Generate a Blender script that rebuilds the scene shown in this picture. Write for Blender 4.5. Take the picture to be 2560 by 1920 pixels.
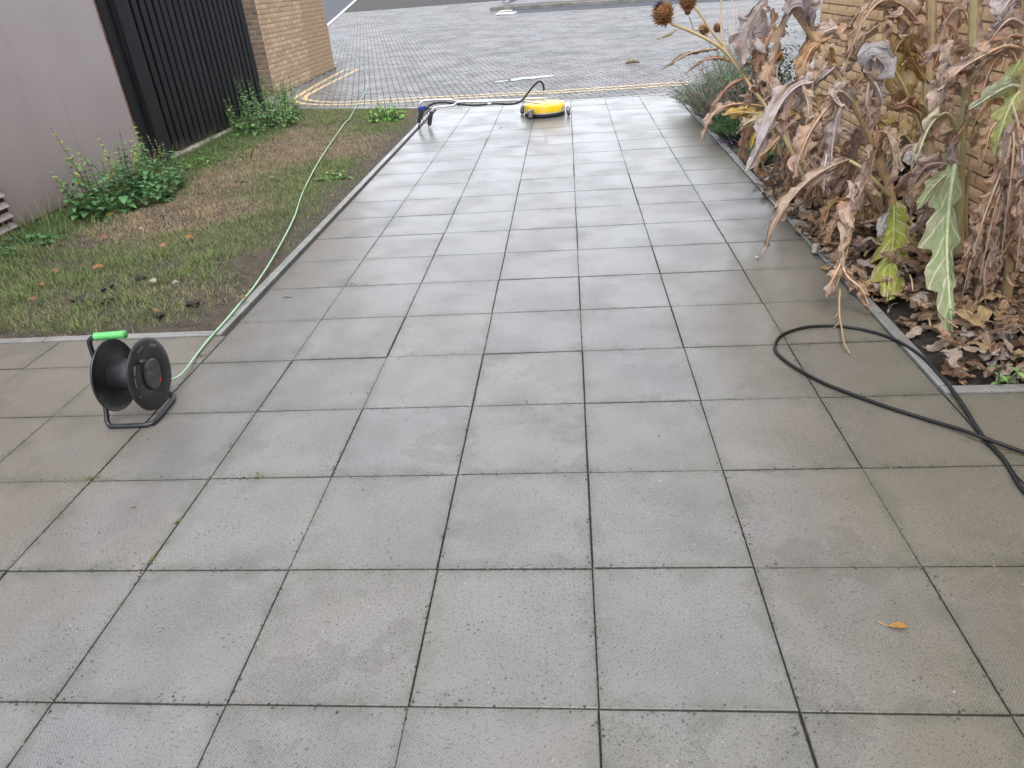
import bpy, math, random
import numpy as np
from mathutils import Vector, Matrix, noise as mnoise

# ------------------------------------------------------------------ camera, sky, sun, exposure
scene = bpy.context.scene
for o in list(bpy.data.objects):
    bpy.data.objects.remove(o)
C = scene.collection
CAMP = np.array([-0.03190757, -1.06029903, 1.49664556])
YAW, PITCH, ROLL, FPX = -0.10436362, 0.520784712, -0.080152407, 1768.81849

def cam_axes():
    f = np.array([math.sin(YAW)*math.cos(PITCH), math.cos(YAW)*math.cos(PITCH), -math.sin(PITCH)])
    r = np.array([math.cos(YAW), -math.sin(YAW), 0.0])
    u = np.cross(r, f)
    r2 = math.cos(ROLL)*r + math.sin(ROLL)*u
    u2 = -math.sin(ROLL)*r + math.cos(ROLL)*u
    return r2, u2, f
AX = cam_axes()
cd = bpy.data.cameras.new('camera')
cam = bpy.data.objects.new('camera', cd)
C.objects.link(cam)
cam.matrix_world = Matrix(((AX[0][0], AX[1][0], -AX[2][0], CAMP[0]),
                           (AX[0][1], AX[1][1], -AX[2][1], CAMP[1]),
                           (AX[0][2], AX[1][2], -AX[2][2], CAMP[2]), (0, 0, 0, 1)))
cd.sensor_width = 36.0
cd.lens = FPX/2560*36.0
cd.clip_end = 1000
cd.clip_start = 0.05
scene.camera = cam

SUN_EL, SUN_AZ = math.radians(66), math.radians(168)
w = bpy.data.worlds.new('World')
scene.world = w
w.use_nodes = True
nt = w.node_tree
nt.nodes.clear()
wo = nt.nodes.new('ShaderNodeOutputWorld')
bg = nt.nodes.new('ShaderNodeBackground')
sky = nt.nodes.new('ShaderNodeTexSky')
sky.sky_type = 'NISHITA'
sky.sun_disc = False
sky.sun_elevation = SUN_EL
sky.sun_rotation = SUN_AZ
sky.dust_density = 4.0
sky.air_density = 1.6
bw = nt.nodes.new('ShaderNodeRGBToBW')
mx = nt.nodes.new('ShaderNodeMix')
mx.data_type = 'RGBA'
mx.inputs[0].default_value = 0.93          # cloud cover: almost all the blue is gone
tint = nt.nodes.new('ShaderNodeMix')
tint.data_type = 'RGBA'
tint.blend_type = 'MULTIPLY'
tint.inputs[0].default_value = 1.0
tint.inputs[7].default_value = (0.94, 0.985, 1.085, 1)
pw = nt.nodes.new('ShaderNodeMath'); pw.operation = 'POWER'; pw.inputs[1].default_value = 0.4   # cloud evens the sky out
gain = nt.nodes.new('ShaderNodeMath'); gain.operation = 'MULTIPLY'; gain.inputs[1].default_value = 8.0**0.6
nt.links.new(sky.outputs[0], bw.inputs[0])
nt.links.new(sky.outputs[0], mx.inputs[6])
nt.links.new(bw.outputs[0], pw.inputs[0])
nt.links.new(pw.outputs[0], gain.inputs[0])
nt.links.new(gain.outputs[0], tint.inputs[6])
nt.links.new(tint.outputs[2], mx.inputs[7])
nt.links.new(mx.outputs[2], bg.inputs[0])
bg.inputs[1].default_value = 0.15
nt.links.new(bg.outputs[0], wo.inputs[0])

sd = bpy.data.lights.new('sun', 'SUN')
sd.energy = 0.9
sd.angle = math.radians(35)
sd.color = (1.0, 0.97, 0.93)
sun = bpy.data.objects.new('sun', sd)
C.objects.link(sun)
sun_dir = Vector((math.sin(SUN_AZ)*math.cos(SUN_EL), math.cos(SUN_AZ)*math.cos(SUN_EL), math.sin(SUN_EL)))
sun.rotation_euler = sun_dir.to_track_quat('Z', 'Y').to_euler()
vs = scene.view_settings
vs.view_transform = 'Standard'
vs.look = 'None'
vs.exposure = 1.27
scene.cycles.use_adaptive_sampling = True
scene.cycles.adaptive_threshold = 0.025
scene.cycles.max_bounces = 6
scene.cycles.diffuse_bounces = 3
scene.cycles.glossy_bounces = 3
scene.cycles.transmission_bounces = 2
vs.gamma = 1.0
vs.use_curve_mapping = False

# ------------------------------------------------------------------ finding places
def ray(u, v):
    return (u-1280)/FPX*AX[0] - (v-960)/FPX*AX[1] + AX[2]
def G(u, v, z=0.0):                       # a point at height z
    d = ray(u, v)
    return CAMP + d*((z-CAMP[2])/d[2])
def AT(u, v, y):                          # a point at distance y
    d = ray(u, v)
    return CAMP + d*((y-CAMP[1])/d[1])
def road_z(y):                            # the lane climbs gently away from the path
    s = min(60.0, max(0.0, y-9.4))
    return 0.006*s + 0.0008*min(s, 23)**2 + 0.0368*max(0, s-23)
def road_z_np(y):
    s = np.clip(y-9.4, 0, 60)
    return 0.006*s + 0.0008*np.minimum(s, 23)**2 + 0.0368*np.maximum(0, s-23)
def GR(u, v):                             # a point on the lane
    d = ray(u, v)
    t, dt = 4.0, .05
    while t < 120:
        p = CAMP+d*t
        if p[2] <= road_z(p[1]):
            break
        t += dt
    lo, hi = t-dt, t
    for _ in range(30):
        m_ = (lo+hi)/2
        p = CAMP+d*m_
        if p[2] <= road_z(p[1]): hi = m_
        else: lo = m_
    return CAMP+d*hi
def c3(x, y):
    return (1560+.6028*x, .6028*y)

# ------------------------------------------------------------------ helpers
rnd = random.Random(7)
rng = np.random.default_rng(7)

def link(o, parent=None):
    C.objects.link(o)
    if parent is not None:
        o.parent = parent
    return o
def tag(o, label=None, cat=None, group=None, kind=None):
    if label: o['label'] = label
    if cat: o['category'] = cat
    if group: o['group'] = group
    if kind: o['kind'] = kind
    return o
def thing(name, label, cat, loc=(0, 0, 0), rz=0.0, group=None):
    o = bpy.data.objects.new(name, None)
    o.empty_display_size = 0.1
    o.location = loc
    o.rotation_euler = (0, 0, rz)
    C.objects.link(o)
    return tag(o, label, cat, group)

class MB:
    """collects vertices and faces of one mesh"""
    def __init__(self):
        self.v, self.f, self.c, self.uv = [], [], [], []
    def add(self, V, F, col=None, uv=None):
        b = len(self.v)
        V = [tuple(map(float, p)) for p in V]
        self.v += V
        self.f += [tuple(b+i for i in f) for f in F]
        if col is not None:
            if len(col) and not hasattr(col[0], '__len__'):
                col = [col]*len(V)
            self.c += [tuple(k) for k in col]
        if uv is not None:
            self.uv += [tuple(k) for k in uv]
        return self
    def box(self, x0, x1, y0, y1, z0, z1, M=None, col=None):
        V = [(x, y, z) for z in (z0, z1) for y in (y0, y1) for x in (x0, x1)]
        if M is not None:
            V = [tuple(M @ Vector(p)) for p in V]
        return self.add(V, [(0, 2, 3, 1), (4, 5, 7, 6), (0, 1, 5, 4), (2, 6, 7, 3), (0, 4, 6, 2), (1, 3, 7, 5)], col)
    def tube(self, pts, rad, n=10, caps=True, ribs=0, ribamp=0.0, col=None):
        V, F = sweep(pts, rad, n, caps, ribs, ribamp)
        return self.add(V, F, col)
    def lathe(self, prof, n=32, M=None, col=None):
        V, F = [], []
        for r, z in prof:
            for k in range(n):
                a = 2*math.pi*k/n
                V.append((r*math.cos(a), r*math.sin(a), z))
        m = len(prof)
        for i in range(m-1):
            for k in range(n):
                k2 = (k+1) % n
                F.append((i*n+k, i*n+k2, (i+1)*n+k2, (i+1)*n+k))
        F.append(tuple(reversed(range(n))))
        F.append(tuple(range((m-1)*n, m*n)))
        if M is not None:
            V = [tuple(M @ Vector(p)) for p in V]
        return self.add(V, F, col)
    def build(self, name, mat, parent=None, smooth=False, bevel=0.0, seg=2, autosm=None):
        me = bpy.data.meshes.new(name)
        me.from_pydata(self.v, [], self.f)
        if self.c:
            a = me.attributes.new('col', 'FLOAT_COLOR', 'POINT')
            arr = np.ones((len(self.v), 4), np.float32)
            arr[:, :3] = np.array(self.c, np.float32)[:, :3]
            a.data.foreach_set('color', arr.ravel())
        if self.uv:
            a = me.attributes.new('luv', 'FLOAT_VECTOR', 'POINT')
            arr = np.zeros((len(self.v), 3), np.float32)
            arr[:, :2] = np.array(self.uv, np.float32)
            a.data.foreach_set('vector', arr.ravel())
        if smooth:
            me.polygons.foreach_set('use_smooth', [True]*len(me.polygons))
        me.update()
        o = bpy.data.objects.new(name, me)
        if mat is not None:
            me.materials.append(mat)
        link(o, parent)
        if bevel:
            b = o.modifiers.new('bevel', 'BEVEL')
            b.width = bevel
            b.segments = seg
            b.limit_method = 'ANGLE'
            b.angle_limit = math.radians(40)
        return o

def crom(P, n):
    P = [np.array(p, float) for p in P]
    if len(P) == 2:
        return [P[0]+(P[1]-P[0])*i/(n-1) for i in range(n)]
    Q = [2*P[0]-P[1]]+P+[2*P[-1]-P[-2]]
    L = [0]
    for a, b in zip(P[:-1], P[1:]):
        L.append(L[-1]+np.linalg.norm(b-a)+1e-9)
    out = []
    for i in range(n):
        s = L[-1]*i/(n-1)
        k = 0
        while k < len(P)-2 and s > L[k+1]:
            k += 1
        t = (s-L[k])/(L[k+1]-L[k])
        a, b, c, d = Q[k], Q[k+1], Q[k+2], Q[k+3]
        out.append(.5*((2*b)+(c-a)*t+(2*a-5*b+4*c-d)*t*t+(3*b-a-3*c+d)*t**3))
    return out

def frames(P, up=None):
    P = [np.array(p, float) for p in P]
    T = []
    for i in range(len(P)):
        a, b = P[max(0, i-1)], P[min(len(P)-1, i+1)]
        t = b-a
        T.append(t/(np.linalg.norm(t)+1e-12))
    u = np.array(up if up is not None else (0.13, 0.2, 1.0), float)
    if abs(np.dot(u/np.linalg.norm(u), T[0])) > .95:
        u = np.array((1.0, 0.1, 0.05))
    Nn = []
    for t in T:
        u = u-np.dot(u, t)*t
        u = u/(np.linalg.norm(u)+1e-12)
        Nn.append(u.copy())
    return T, Nn

def sweep(pts, rad, n=10, caps=True, ribs=0, ribamp=0.0):
    T, Nn = frames(pts)
    V, F = [], []
    m = len(pts)
    for i, p in enumerate(pts):
        r = rad[i] if hasattr(rad, '__len__') else rad
        b = np.cross(T[i], Nn[i])
        for k in range(n):
            a = 2*math.pi*k/n
            rr = r*(1+ribamp*math.cos(ribs*a)) if ribs else r
            V.append(np.array(p)+rr*(math.cos(a)*Nn[i]+math.sin(a)*b))
    for i in range(m-1):
        for k in range(n):
            k2 = (k+1) % n
            F.append((i*n+k, i*n+k2, (i+1)*n+k2, (i+1)*n+k))
    if caps:
        F.append(tuple(reversed(range(n))))
        F.append(tuple(range((m-1)*n, m*n)))
    return V, F

def fast_mesh(name, V, F, mat, parent=None, col=None, smooth=False):
    V = np.asarray(V, np.float32)
    F = np.asarray(F, np.int32)
    k = F.shape[1]
    me = bpy.data.meshes.new(name)
    me.vertices.add(len(V))
    me.vertices.foreach_set('co', V.ravel())
    me.loops.add(F.size)
    me.loops.foreach_set('vertex_index', F.ravel())
    me.polygons.add(len(F))
    me.polygons.foreach_set('loop_start', np.arange(0, F.size, k, dtype=np.int32))
    me.polygons.foreach_set('loop_total', np.full(len(F), k, np.int32))
    if col is not None:
        a = me.attributes.new('col', 'FLOAT_COLOR', 'POINT')
        arr = np.ones((len(V), 4), np.float32)
        arr[:, :3] = col
        a.data.foreach_set('color', arr.ravel())
    if smooth:
        me.polygons.foreach_set('use_smooth', [True]*len(F))
    me.update(calc_edges=True)
    me.validate()
    o = bpy.data.objects.new(name, me)
    me.materials.append(mat)
    return link(o, parent)

def vnoise(x, y, seed=0):
    """smooth 2-D value noise, numpy"""
    xi, yi = np.floor(x).astype(np.int64), np.floor(y).astype(np.int64)
    fx, fy = x-xi, y-yi
    fx, fy = fx*fx*(3-2*fx), fy*fy*(3-2*fy)
    def h(a, b):
        n = (a*374761393+b*668265263+seed*974711) & 0x7fffffff
        n = ((n ^ (n >> 13))*1274126177) & 0x7fffffff
        return ((n ^ (n >> 16)) & 0xffff)/65535.0
    return (h(xi, yi)*(1-fx)+h(xi+1, yi)*fx)*(1-fy)+(h(xi, yi+1)*(1-fx)+h(xi+1, yi+1)*fx)*fy
def fbm(x, y, seed=0, o=3):
    s, a, t = 0, .5, 0
    for i in range(o):
        s = s+a*vnoise(x*2**i, y*2**i, seed+i)
        t += a
        a *= .5
    return s/t

def clip_poly(P, a, b):
    """keep the part of polygon P left of the line a->b"""
    out = []
    def sd_(p): return (b[0]-a[0])*(p[1]-a[1])-(b[1]-a[1])*(p[0]-a[0])
    for i in range(len(P)):
        p, q2 = P[i], P[(i+1) % len(P)]
        s, t = sd_(p), sd_(q2)
        if s >= 0: out.append(p)
        if (s >= 0) != (t >= 0):
            k = s/(s-t)
            out.append((p[0]+(q2[0]-p[0])*k, p[1]+(q2[1]-p[1])*k))
    return out

# ------------------------------------------------------------------ materials
class NT:
    def __init__(self, name):
        self.m = bpy.data.materials.new(name)
        self.m.use_nodes = True
        self.t = self.m.node_tree
        self.b = self.t.nodes['Principled BSDF']
        self.out = self.t.nodes['Material Output']
    def n(self, typ, **kw):
        nd = self.t.nodes.new('ShaderNode'+typ)
        for k, v in kw.items():
            setattr(nd, k, v)
        return nd
    def l(self, a, b):
        self.t.links.new(a, b)
    def put(self, sock, val):
        if hasattr(val, 'is_linked') or hasattr(val, 'links'):
            self.l(val, sock)
        else:
            if isinstance(val, (tuple, list)) and len(val) == 3 and sock.type == 'RGBA':
                val = (*val, 1)
            sock.default_value = val
    def mix(self, f, a, b, mode='MIX'):
        nd = self.n('Mix', data_type='RGBA', blend_type=mode)
        self.put(nd.inputs[0], f); self.put(nd.inputs[6], a); self.put(nd.inputs[7], b)
        return nd.outputs[2]
    def math(self, op, a, b=None, c=None):
        nd = self.n('Math', operation=op)
        self.put(nd.inputs[0], a)
        if b is not None: self.put(nd.inputs[1], b)
        if c is not None: self.put(nd.inputs[2], c)
        return nd.outputs[0]
    def noise(self, scale, vec=None, detail=3, rough=.55, dist=0):
        nd = self.n('TexNoise')
        nd.inputs['Scale'].default_value = scale
        nd.inputs['Detail'].default_value = detail
        nd.inputs['Roughness'].default_value = rough
        nd.inputs['Distortion'].default_value = dist
        if vec is not None: self.l(vec, nd.inputs['Vector'])
        return nd.outputs['Fac']
    def ramp(self, f, lo, hi, a=0.0, b=1.0):
        nd = self.n('MapRange')
        nd.clamp = True
        nd.interpolation_type = 'SMOOTHSTEP'
        self.put(nd.inputs[0], f)
        for i, k in enumerate((lo, hi, a, b)):
            nd.inputs[i+1].default_value = k
        return nd.outputs[0]
    def pos(self): return self.n('NewGeometry').outputs['Position']
    def obj(self): return self.n('TexCoord').outputs['Object']
    def gen(self): return self.n('TexCoord').outputs['Generated']
    def rand(self): return self.n('ObjectInfo').outputs['Random']
    def attr(self, name, o='Color'): return self.n('Attribute', attribute_name=name).outputs[o]
    def scale(self, vec, s):
        nd = self.n('Vector Math'.replace(' ', ''), operation='MULTIPLY')
        self.l(vec, nd.inputs[0]); nd.inputs[1].default_value = s
        return nd.outputs[0]
    def bump(self, h, strength, dist, normal=None):
        nd = self.n('Bump')
        self.put(nd.inputs['Strength'], strength)
        nd.inputs['Distance'].default_value = dist
        self.l(h, nd.inputs['Height'])
        if normal is not None: self.l(normal, nd.inputs['Normal'])
        return nd.outputs[0]
    def set(self, **kw):
        for k, v in kw.items():
            self.put(self.b.inputs[k.replace('_', ' ')], v)
        return self

def simple(name, col, rough=.5, metal=0.0, var=.12, vscale=8.0, bump=0.0, bscale=200.0, spec=.5, coat=0.0):
    k = NT(name)
    nz = k.noise(vscale, k.obj())
    f = k.ramp(nz, .3, .7)
    c = k.mix(f, tuple(x*(1-var) for x in col), tuple(min(1, x*(1+var)) for x in col))
    r = k.ramp(k.noise(vscale*3, k.obj()), .3, .7, max(0, rough-.08), min(1, rough+.08))
    k.set(Base_Color=c, Roughness=r, Metallic=metal)
    k.b.inputs['Specular IOR Level'].default_value = spec
    if coat: k.b.inputs['Coat Weight'].default_value = coat
    if bump:
        k.set(Normal=k.bump(k.noise(bscale, k.obj(), 4), bump, .002))
    return k.m

def mat_slab():
    k = NT('wet_concrete_slab')
    pos, ob, gen, R = k.pos(), k.obj(), k.gen(), k.rand()
    sep = k.n('SeparateXYZ'); k.l(gen, sep.inputs[0])
    seo = k.n('SeparateXYZ'); k.l(ob, seo.inputs[0])
    R2 = k.math('FRACT', k.math('MULTIPLY', R, 7.31))
    R3 = k.math('FRACT', k.math('MULTIPLY', R, 23.7))
    base = k.mix(k.ramp(R2, .15, .95), (.144, .142, .144), (.158, .148, .142))
    base = k.mix(k.ramp(R3, .55, 1, 0, .5), base, (.150, .150, .132))
    big = k.noise(1.15, pos, 3)
    base = k.mix(k.ramp(big, .42, .68, 0, .5), base, (.143, .130, .102))
    pat = k.noise(4.2, pos, 3, .6)
    base = k.mix(k.ramp(pat, .40, .66, 0, .32), base, (.080, .074, .057))
    # slabs turn olive-brown towards the bed and towards the lawn, with a wavering edge
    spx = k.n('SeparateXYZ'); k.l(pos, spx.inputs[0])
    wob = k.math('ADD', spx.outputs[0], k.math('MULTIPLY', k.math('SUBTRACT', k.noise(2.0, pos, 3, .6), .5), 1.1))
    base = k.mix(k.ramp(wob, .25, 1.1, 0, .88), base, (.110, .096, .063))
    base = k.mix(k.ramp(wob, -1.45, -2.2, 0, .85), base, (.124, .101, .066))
    # tide marks of drying water on some slabs
    tide = k.math('MULTIPLY', k.ramp(k.noise(3.1, pos, 4, .6), .545, .565), k.math('GREATER_THAN', k.math('FRACT', k.math('MULTIPLY', R, 41.3)), .62))
    base = k.mix(k.math('MULTIPLY', tide, .32), base, (.055, .048, .034))
    # aggregate
    sp = k.noise(420, pos, 2, .7)
    base = k.mix(k.ramp(sp, .35, .7, 0, .6), base, (.225, .215, .20))
    base = k.mix(k.ramp(k.noise(140, pos, 3, .7), .46, .33, 0, .65), base, (.035, .033, .027))
    vo = k.n('TexVoronoi'); vo.inputs['Scale'].default_value = 58
    k.l(pos, vo.inputs['Vector'])
    def edge(s):
        return k.math('MINIMUM', s, k.math('SUBTRACT', 1.0, s))
    ed = k.math('MINIMUM', edge(sep.outputs[0]), edge(sep.outputs[1]))
    pth = k.math('ADD', k.ramp(ed, .10, 0, .0, .10), k.ramp(k.noise(7.0, pos, 2), .45, .70, .03, .20))
    pit = k.math('LESS_THAN', vo.outputs['Distance'], pth)
    base = k.mix(k.math('MULTIPLY', pit, .7), base, (.022, .022, .018))
    vo2 = k.n('TexVoronoi'); vo2.inputs['Scale'].default_value = 34
    k.l(pos, vo2.inputs['Vector'])
    gr = k.math('MULTIPLY', k.math('LESS_THAN', vo2.outputs['Distance'], .10), k.math('GREATER_THAN', k.noise(23, pos, 1), .56))
    base = k.mix(k.math('MULTIPLY', gr, .55), base, (.30, .27, .23))
    # dirt along the edges
    edn = k.math('ADD', ed, k.math('MULTIPLY', k.math('SUBTRACT', k.noise(38, pos, 5, .75), .5), .16))
    dirt = k.ramp(edn, .020, -.05, 0, .85)
    base = k.mix(dirt, base, (.022, .024, .018))
    base = k.mix(k.ramp(k.math('ADD', ed, k.math('MULTIPLY', k.math('SUBTRACT', k.noise(9, pos, 3), .5), .5)), .12, -.05, 0, .35), base, (.062, .068, .044))
    # woven dimples, pressed in along each slab
    ph = k.math('MULTIPLY', k.math('SUBTRACT', R3, .5), .5)
    cx = k.math('ADD', k.math('MULTIPLY', seo.outputs[0], k.math('COSINE', ph)), k.math('MULTIPLY', seo.outputs[1], k.math('SINE', ph)))
    cy = k.math('SUBTRACT', k.math('MULTIPLY', seo.outputs[1], k.math('COSINE', ph)), k.math('MULTIPLY', seo.outputs[0], k.math('SINE', ph)))
    dm = k.math('MULTIPLY', k.math('SINE', k.math('MULTIPLY', cx, 2*math.pi/.0085)), k.math('SINE', k.math('MULTIPLY', cy, 2*math.pi/.0085)))
    film = k.ramp(k.math('ADD', k.noise(2.4, pos, 2, .5), k.math('MULTIPLY', k.math('SUBTRACT', R, .5), .07)), .34, .64)
    dmask = k.math('MULTIPLY', k.math('SUBTRACT', 1.0, k.math('MULTIPLY', film, .72)), k.ramp(k.noise(5.5, pos, 2), .3, .6, .35, 1.0))
    base = k.mix(k.math('MULTIPLY', k.ramp(dm, .1, -.6), k.math('MULTIPLY', dmask, .55)), base, (.034, .033, .027))
    h = k.math('ADD', k.math('MULTIPLY', k.math('MULTIPLY', dm, .75), dmask), k.math('MULTIPLY', k.noise(230, pos, 3, .65), 1.3))
    h = k.math('SUBTRACT', h, k.math('MULTIPLY', pit, 2.0))
    nrm = k.bump(h, .5, .0014)
    k.set(Base_Color=base, Roughness=k.ramp(film, 0, 1, .40, .34), Normal=nrm)
    k.b.inputs['IOR'].default_value = 1.40
    k.put(k.b.inputs['Coat Weight'], k.ramp(film, 0, 1, .60, .72))
    k.put(k.b.inputs['Coat Roughness'], k.ramp(film, 0, 1, .25, .17))
    k.b.inputs['Coat IOR'].default_value = 1.33
    nc = k.bump(k.math('ADD', k.noise(30, pos, 3), k.math('MULTIPLY', k.math('MULTIPLY', dm, dmask), .10)), .22, .003)
    k.put(k.b.inputs['Coat Normal'], nc)
    return k.m

def mat_kerb():
    k = NT('edging_concrete')
    pos = k.pos()
    c = k.mix(k.ramp(k.noise(9, pos, 4), .35, .7), (.17, .168, .16), (.225, .22, .205))
    c = k.mix(k.ramp(k.noise(140, pos, 3, .7), .42, .3, 0, .6), c, (.08, .078, .066))
    c = k.mix(k.ramp(k.noise(3, pos, 3), .55, .75, 0, .5), c, (.10, .105, .075))
    k.set(Base_Color=c, Roughness=k.ramp(k.noise(4, pos), .35, .65, .25, .5), Normal=k.bump(k.noise(220, pos, 3), .5, .0015))
    k.b.inputs['Coat Weight'].default_value = .35
    k.b.inputs['Coat Roughness'].default_value = .25
    k.b.inputs['Coat IOR'].default_value = 1.33
    return k.m

def mat_block(single):
    k = NT('paving_block_concrete' + ('_single' if single else ''))
    pos = k.pos()
    if single:
        R = k.rand()
    else:
        R = k.attr('col', 'Fac')
    c = k.mix(R, (.070, .068, .067), (.150, .143, .138))
    big = k.noise(.55, pos, 3)
    c = k.mix(k.ramp(big, .50, .66, 0, .55), c, (.165, .13, .118))
    c = k.mix(k.ramp(k.noise(.9, pos, 3), .52, .68, 0, .5), c, (.145, .136, .112))
    c = k.mix(k.ramp(k.noise(.42, pos, 3, .5), .50, .70, 0, .4), c, (.065, .064, .065))
    c = k.mix(k.ramp(k.noise(240, pos, 3, .7), .42, .3, 0, .55), c, (.07, .07, .065))
    c = k.mix(k.ramp(k.noise(24, pos, 3), .58, .7, 0, .4), c, (.09, .09, .08))
    film = k.ramp(k.noise(1.3, pos, 3), .38, .6)
    k.set(Base_Color=c, Roughness=k.ramp(film, 0, 1, .55, .45), Normal=k.bump(k.noise(180, pos, 3), .45, .002))
    k.b.inputs['IOR'].default_value = 1.4
    k.put(k.b.inputs['Coat Weight'], k.ramp(film, 0, 1, .10, .18))
    k.b.inputs['Coat Roughness'].default_value = .34
    k.b.inputs['Coat IOR'].default_value = 1.33
    return k.m

def mat_soil(name, a, b, c3_, scale=22, rough=.8):
    k = NT(name)
    pos = k.pos()
    c = k.mix(k.ramp(k.noise(scale, pos, 5, .7), .35, .65), a, b)
    c = k.mix(k.ramp(k.noise(scale*5, pos, 3, .7), .55, .7, 0, .8), c, c3_)
    k.set(Base_Color=c, Roughness=rough, Normal=k.bump(k.noise(scale*4, pos, 5, .7), .9, .012))
    k.b.inputs['Specular IOR Level'].default_value = .25
    return k.m

def mat_brick(name, a, b, d, speck=.5):
    k = NT(name)
    ob, pos, R = k.obj(), k.pos(), k.rand()
    R2 = k.math('FRACT', k.math('MULTIPLY', R, 13.7))
    c = k.mix(k.ramp(R, 0, 1), a, b)
    c = k.mix(k.ramp(R2, .72, 1, 0, .7), c, d)
    c = k.mix(k.ramp(k.noise(9, pos, 4, .6), .45, .7, 0, .4), c, tuple(x*.72 for x in a))
    c = k.mix(k.ramp(k.noise(120, pos, 3, .75), .42, .32, 0, speck), c, tuple(x*.45 for x in d))
    c = k.mix(k.ramp(k.noise(75, pos, 2), .6, .7, 0, .4), c, tuple(min(1, x*1.35) for x in b))
    h = k.math('ADD', k.noise(90, pos, 5, .7), k.math('MULTIPLY', k.noise(260, pos, 2), .5))
    k.set(Base_Color=c, Roughness=.85, Normal=k.bump(h, .6, .004))
    k.b.inputs['Specular IOR Level'].default_value = .3
    return k.m

def mat_leaf(name, back=(.45, .36, .315), backf=.5, transl=.16, vein=.35, wr=.8, rough=.62):
    k = NT(name)
    col = k.attr('col')
    luv = k.attr('luv', 'Vector')
    pos = k.pos()
    s = k.n('SeparateXYZ'); k.l(luv, s.inputs[0])
    av = k.math('ABSOLUTE', s.outputs[1])
    # side veins run forward from the midrib
    vv = k.math('SINE', k.math('MULTIPLY', k.math('SUBTRACT', s.outputs[0], k.math('MULTIPLY', av, .13)), 2*math.pi*9))
    vm = k.ramp(vv, .80, .98)
    bf = k.n('NewGeometry').outputs['Backfacing']
    c = k.mix(k.math('MULTIPLY', bf, backf), col, back)
    c = k.mix(k.ramp(k.noise(28, pos, 4, .65), .42, .68, 0, .5), c, k.mix(.5, c, (.17, .09, .05)))
    c = k.mix(k.ramp(k.noise(9, pos, 3), .5, .7, 0, .4), c, k.mix(.55, c, (.62, .52, .44)))
    c = k.mix(k.math('MULTIPLY', vm, vein), c, k.mix(.6, c, (.75, .66, .5)))
    c = k.mix(k.ramp(k.noise(160, pos, 3), .36, .28, 0, .6), c, (.07, .045, .03))
    pl = k.n('VectorMath', operation='MULTIPLY_ADD')
    k.l(luv, pl.inputs[0]); pl.inputs[1].default_value = (5, 7, 1)
    cr = k.n('CombineXYZ'); k.l(k.math('MULTIPLY', k.rand(), 60), cr.inputs[0]); k.l(k.math('MULTIPLY', k.rand(), 31), cr.inputs[2])
    k.l(cr.outputs[0], pl.inputs[2])
    pleat = k.noise(1.0, pl.outputs[0], 3, .6, .5)
    h = k.math('ADD', k.math('MULTIPLY', k.noise(45, pos, 3, .6, .4), .7), k.math('MULTIPLY', vm, .2))
    h = k.math('ADD', h, k.math('MULTIPLY', pleat, 2.2))
    c = k.mix(k.ramp(pleat, .54, .30, 0, .6), c, k.mix(.65, c, (.15, .08, .045)))
    k.set(Base_Color=c, Roughness=rough, Normal=k.bump(h, wr, .011))
    k.b.inputs['Specular IOR Level'].default_value = .25
    if transl:
        tr = k.n('BsdfTranslucent')
        k.l(c, tr.inputs[0])
        ms = k.n('MixShader'); ms.inputs[0].default_value = transl
        k.l(k.b.outputs[0], ms.inputs[1]); k.l(tr.outputs[0], ms.inputs[2])
        k.l(ms.outputs[0], k.out.inputs[0])
    return k.m

def mat_foliage(name, rough=.55, transl=.2):
    k = NT(name)
    col = k.attr('col')
    c = k.mix(k.ramp(k.noise(30, k.pos(), 3), .35, .7, 0, .35), col, k.mix(.6, col, (.02, .03, .01)))
    k.set(Base_Color=c, Roughness=rough)
    k.b.inputs['Specular IOR Level'].default_value = .3
    tr = k.n('BsdfTranslucent'); k.l(c, tr.inputs[0])
    ms = k.n('MixShader'); ms.inputs[0].default_value = transl
    k.l(k.b.outputs[0], ms.inputs[1]); k.l(tr.outputs[0], ms.inputs[2])
    k.l(ms.outputs[0], k.out.inputs[0])
    return k.m

def mat_panel():
    k = NT('painted_panel_wall')
    pos = k.pos()
    c = k.mix(k.ramp(k.noise(1.1, pos, 3), .35, .7), (.235, .190, .183), (.270, .222, .212))
    st = k.noise(9, k.scale(pos, (1, 1, .05)), 4, .65)         # runs left by rain
    c = k.mix(k.ramp(st, .56, .70, 0, .22), c, (.16, .12, .11))
    st2 = k.noise(5.5, k.scale(pos, (1, 1, .03)), 3, .5)
    c = k.mix(k.ramp(st2, .62, .66, 0, .22), c, (.14, .10, .09))
    sepz = k.n('SeparateXYZ'); k.l(pos, sepz.inputs[0])
    low = k.math('ADD', sepz.outputs[2], k.math('MULTIPLY', k.noise(6, pos, 4), .22))
    c = k.mix(k.ramp(low, .26, .10, 0, .55), c, (.17, .15, .11))
    sp = k.noise(70, pos, 2, .5)
    c = k.mix(k.ramp(sp, .28, .25, 0, .7), c, (.10, .07, .06))
    k.set(Base_Color=c, Roughness=k.ramp(k.noise(1.3, pos, 3), .35, .65, .28, .42), Normal=k.bump(k.noise(2.2, pos, 2), .10, .05))
    k.b.inputs['Specular IOR Level'].default_value = .8
    k.b.inputs['Coat Weight'].default_value = .5
    k.b.inputs['Coat Roughness'].default_value = .32
    return k.m

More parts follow.
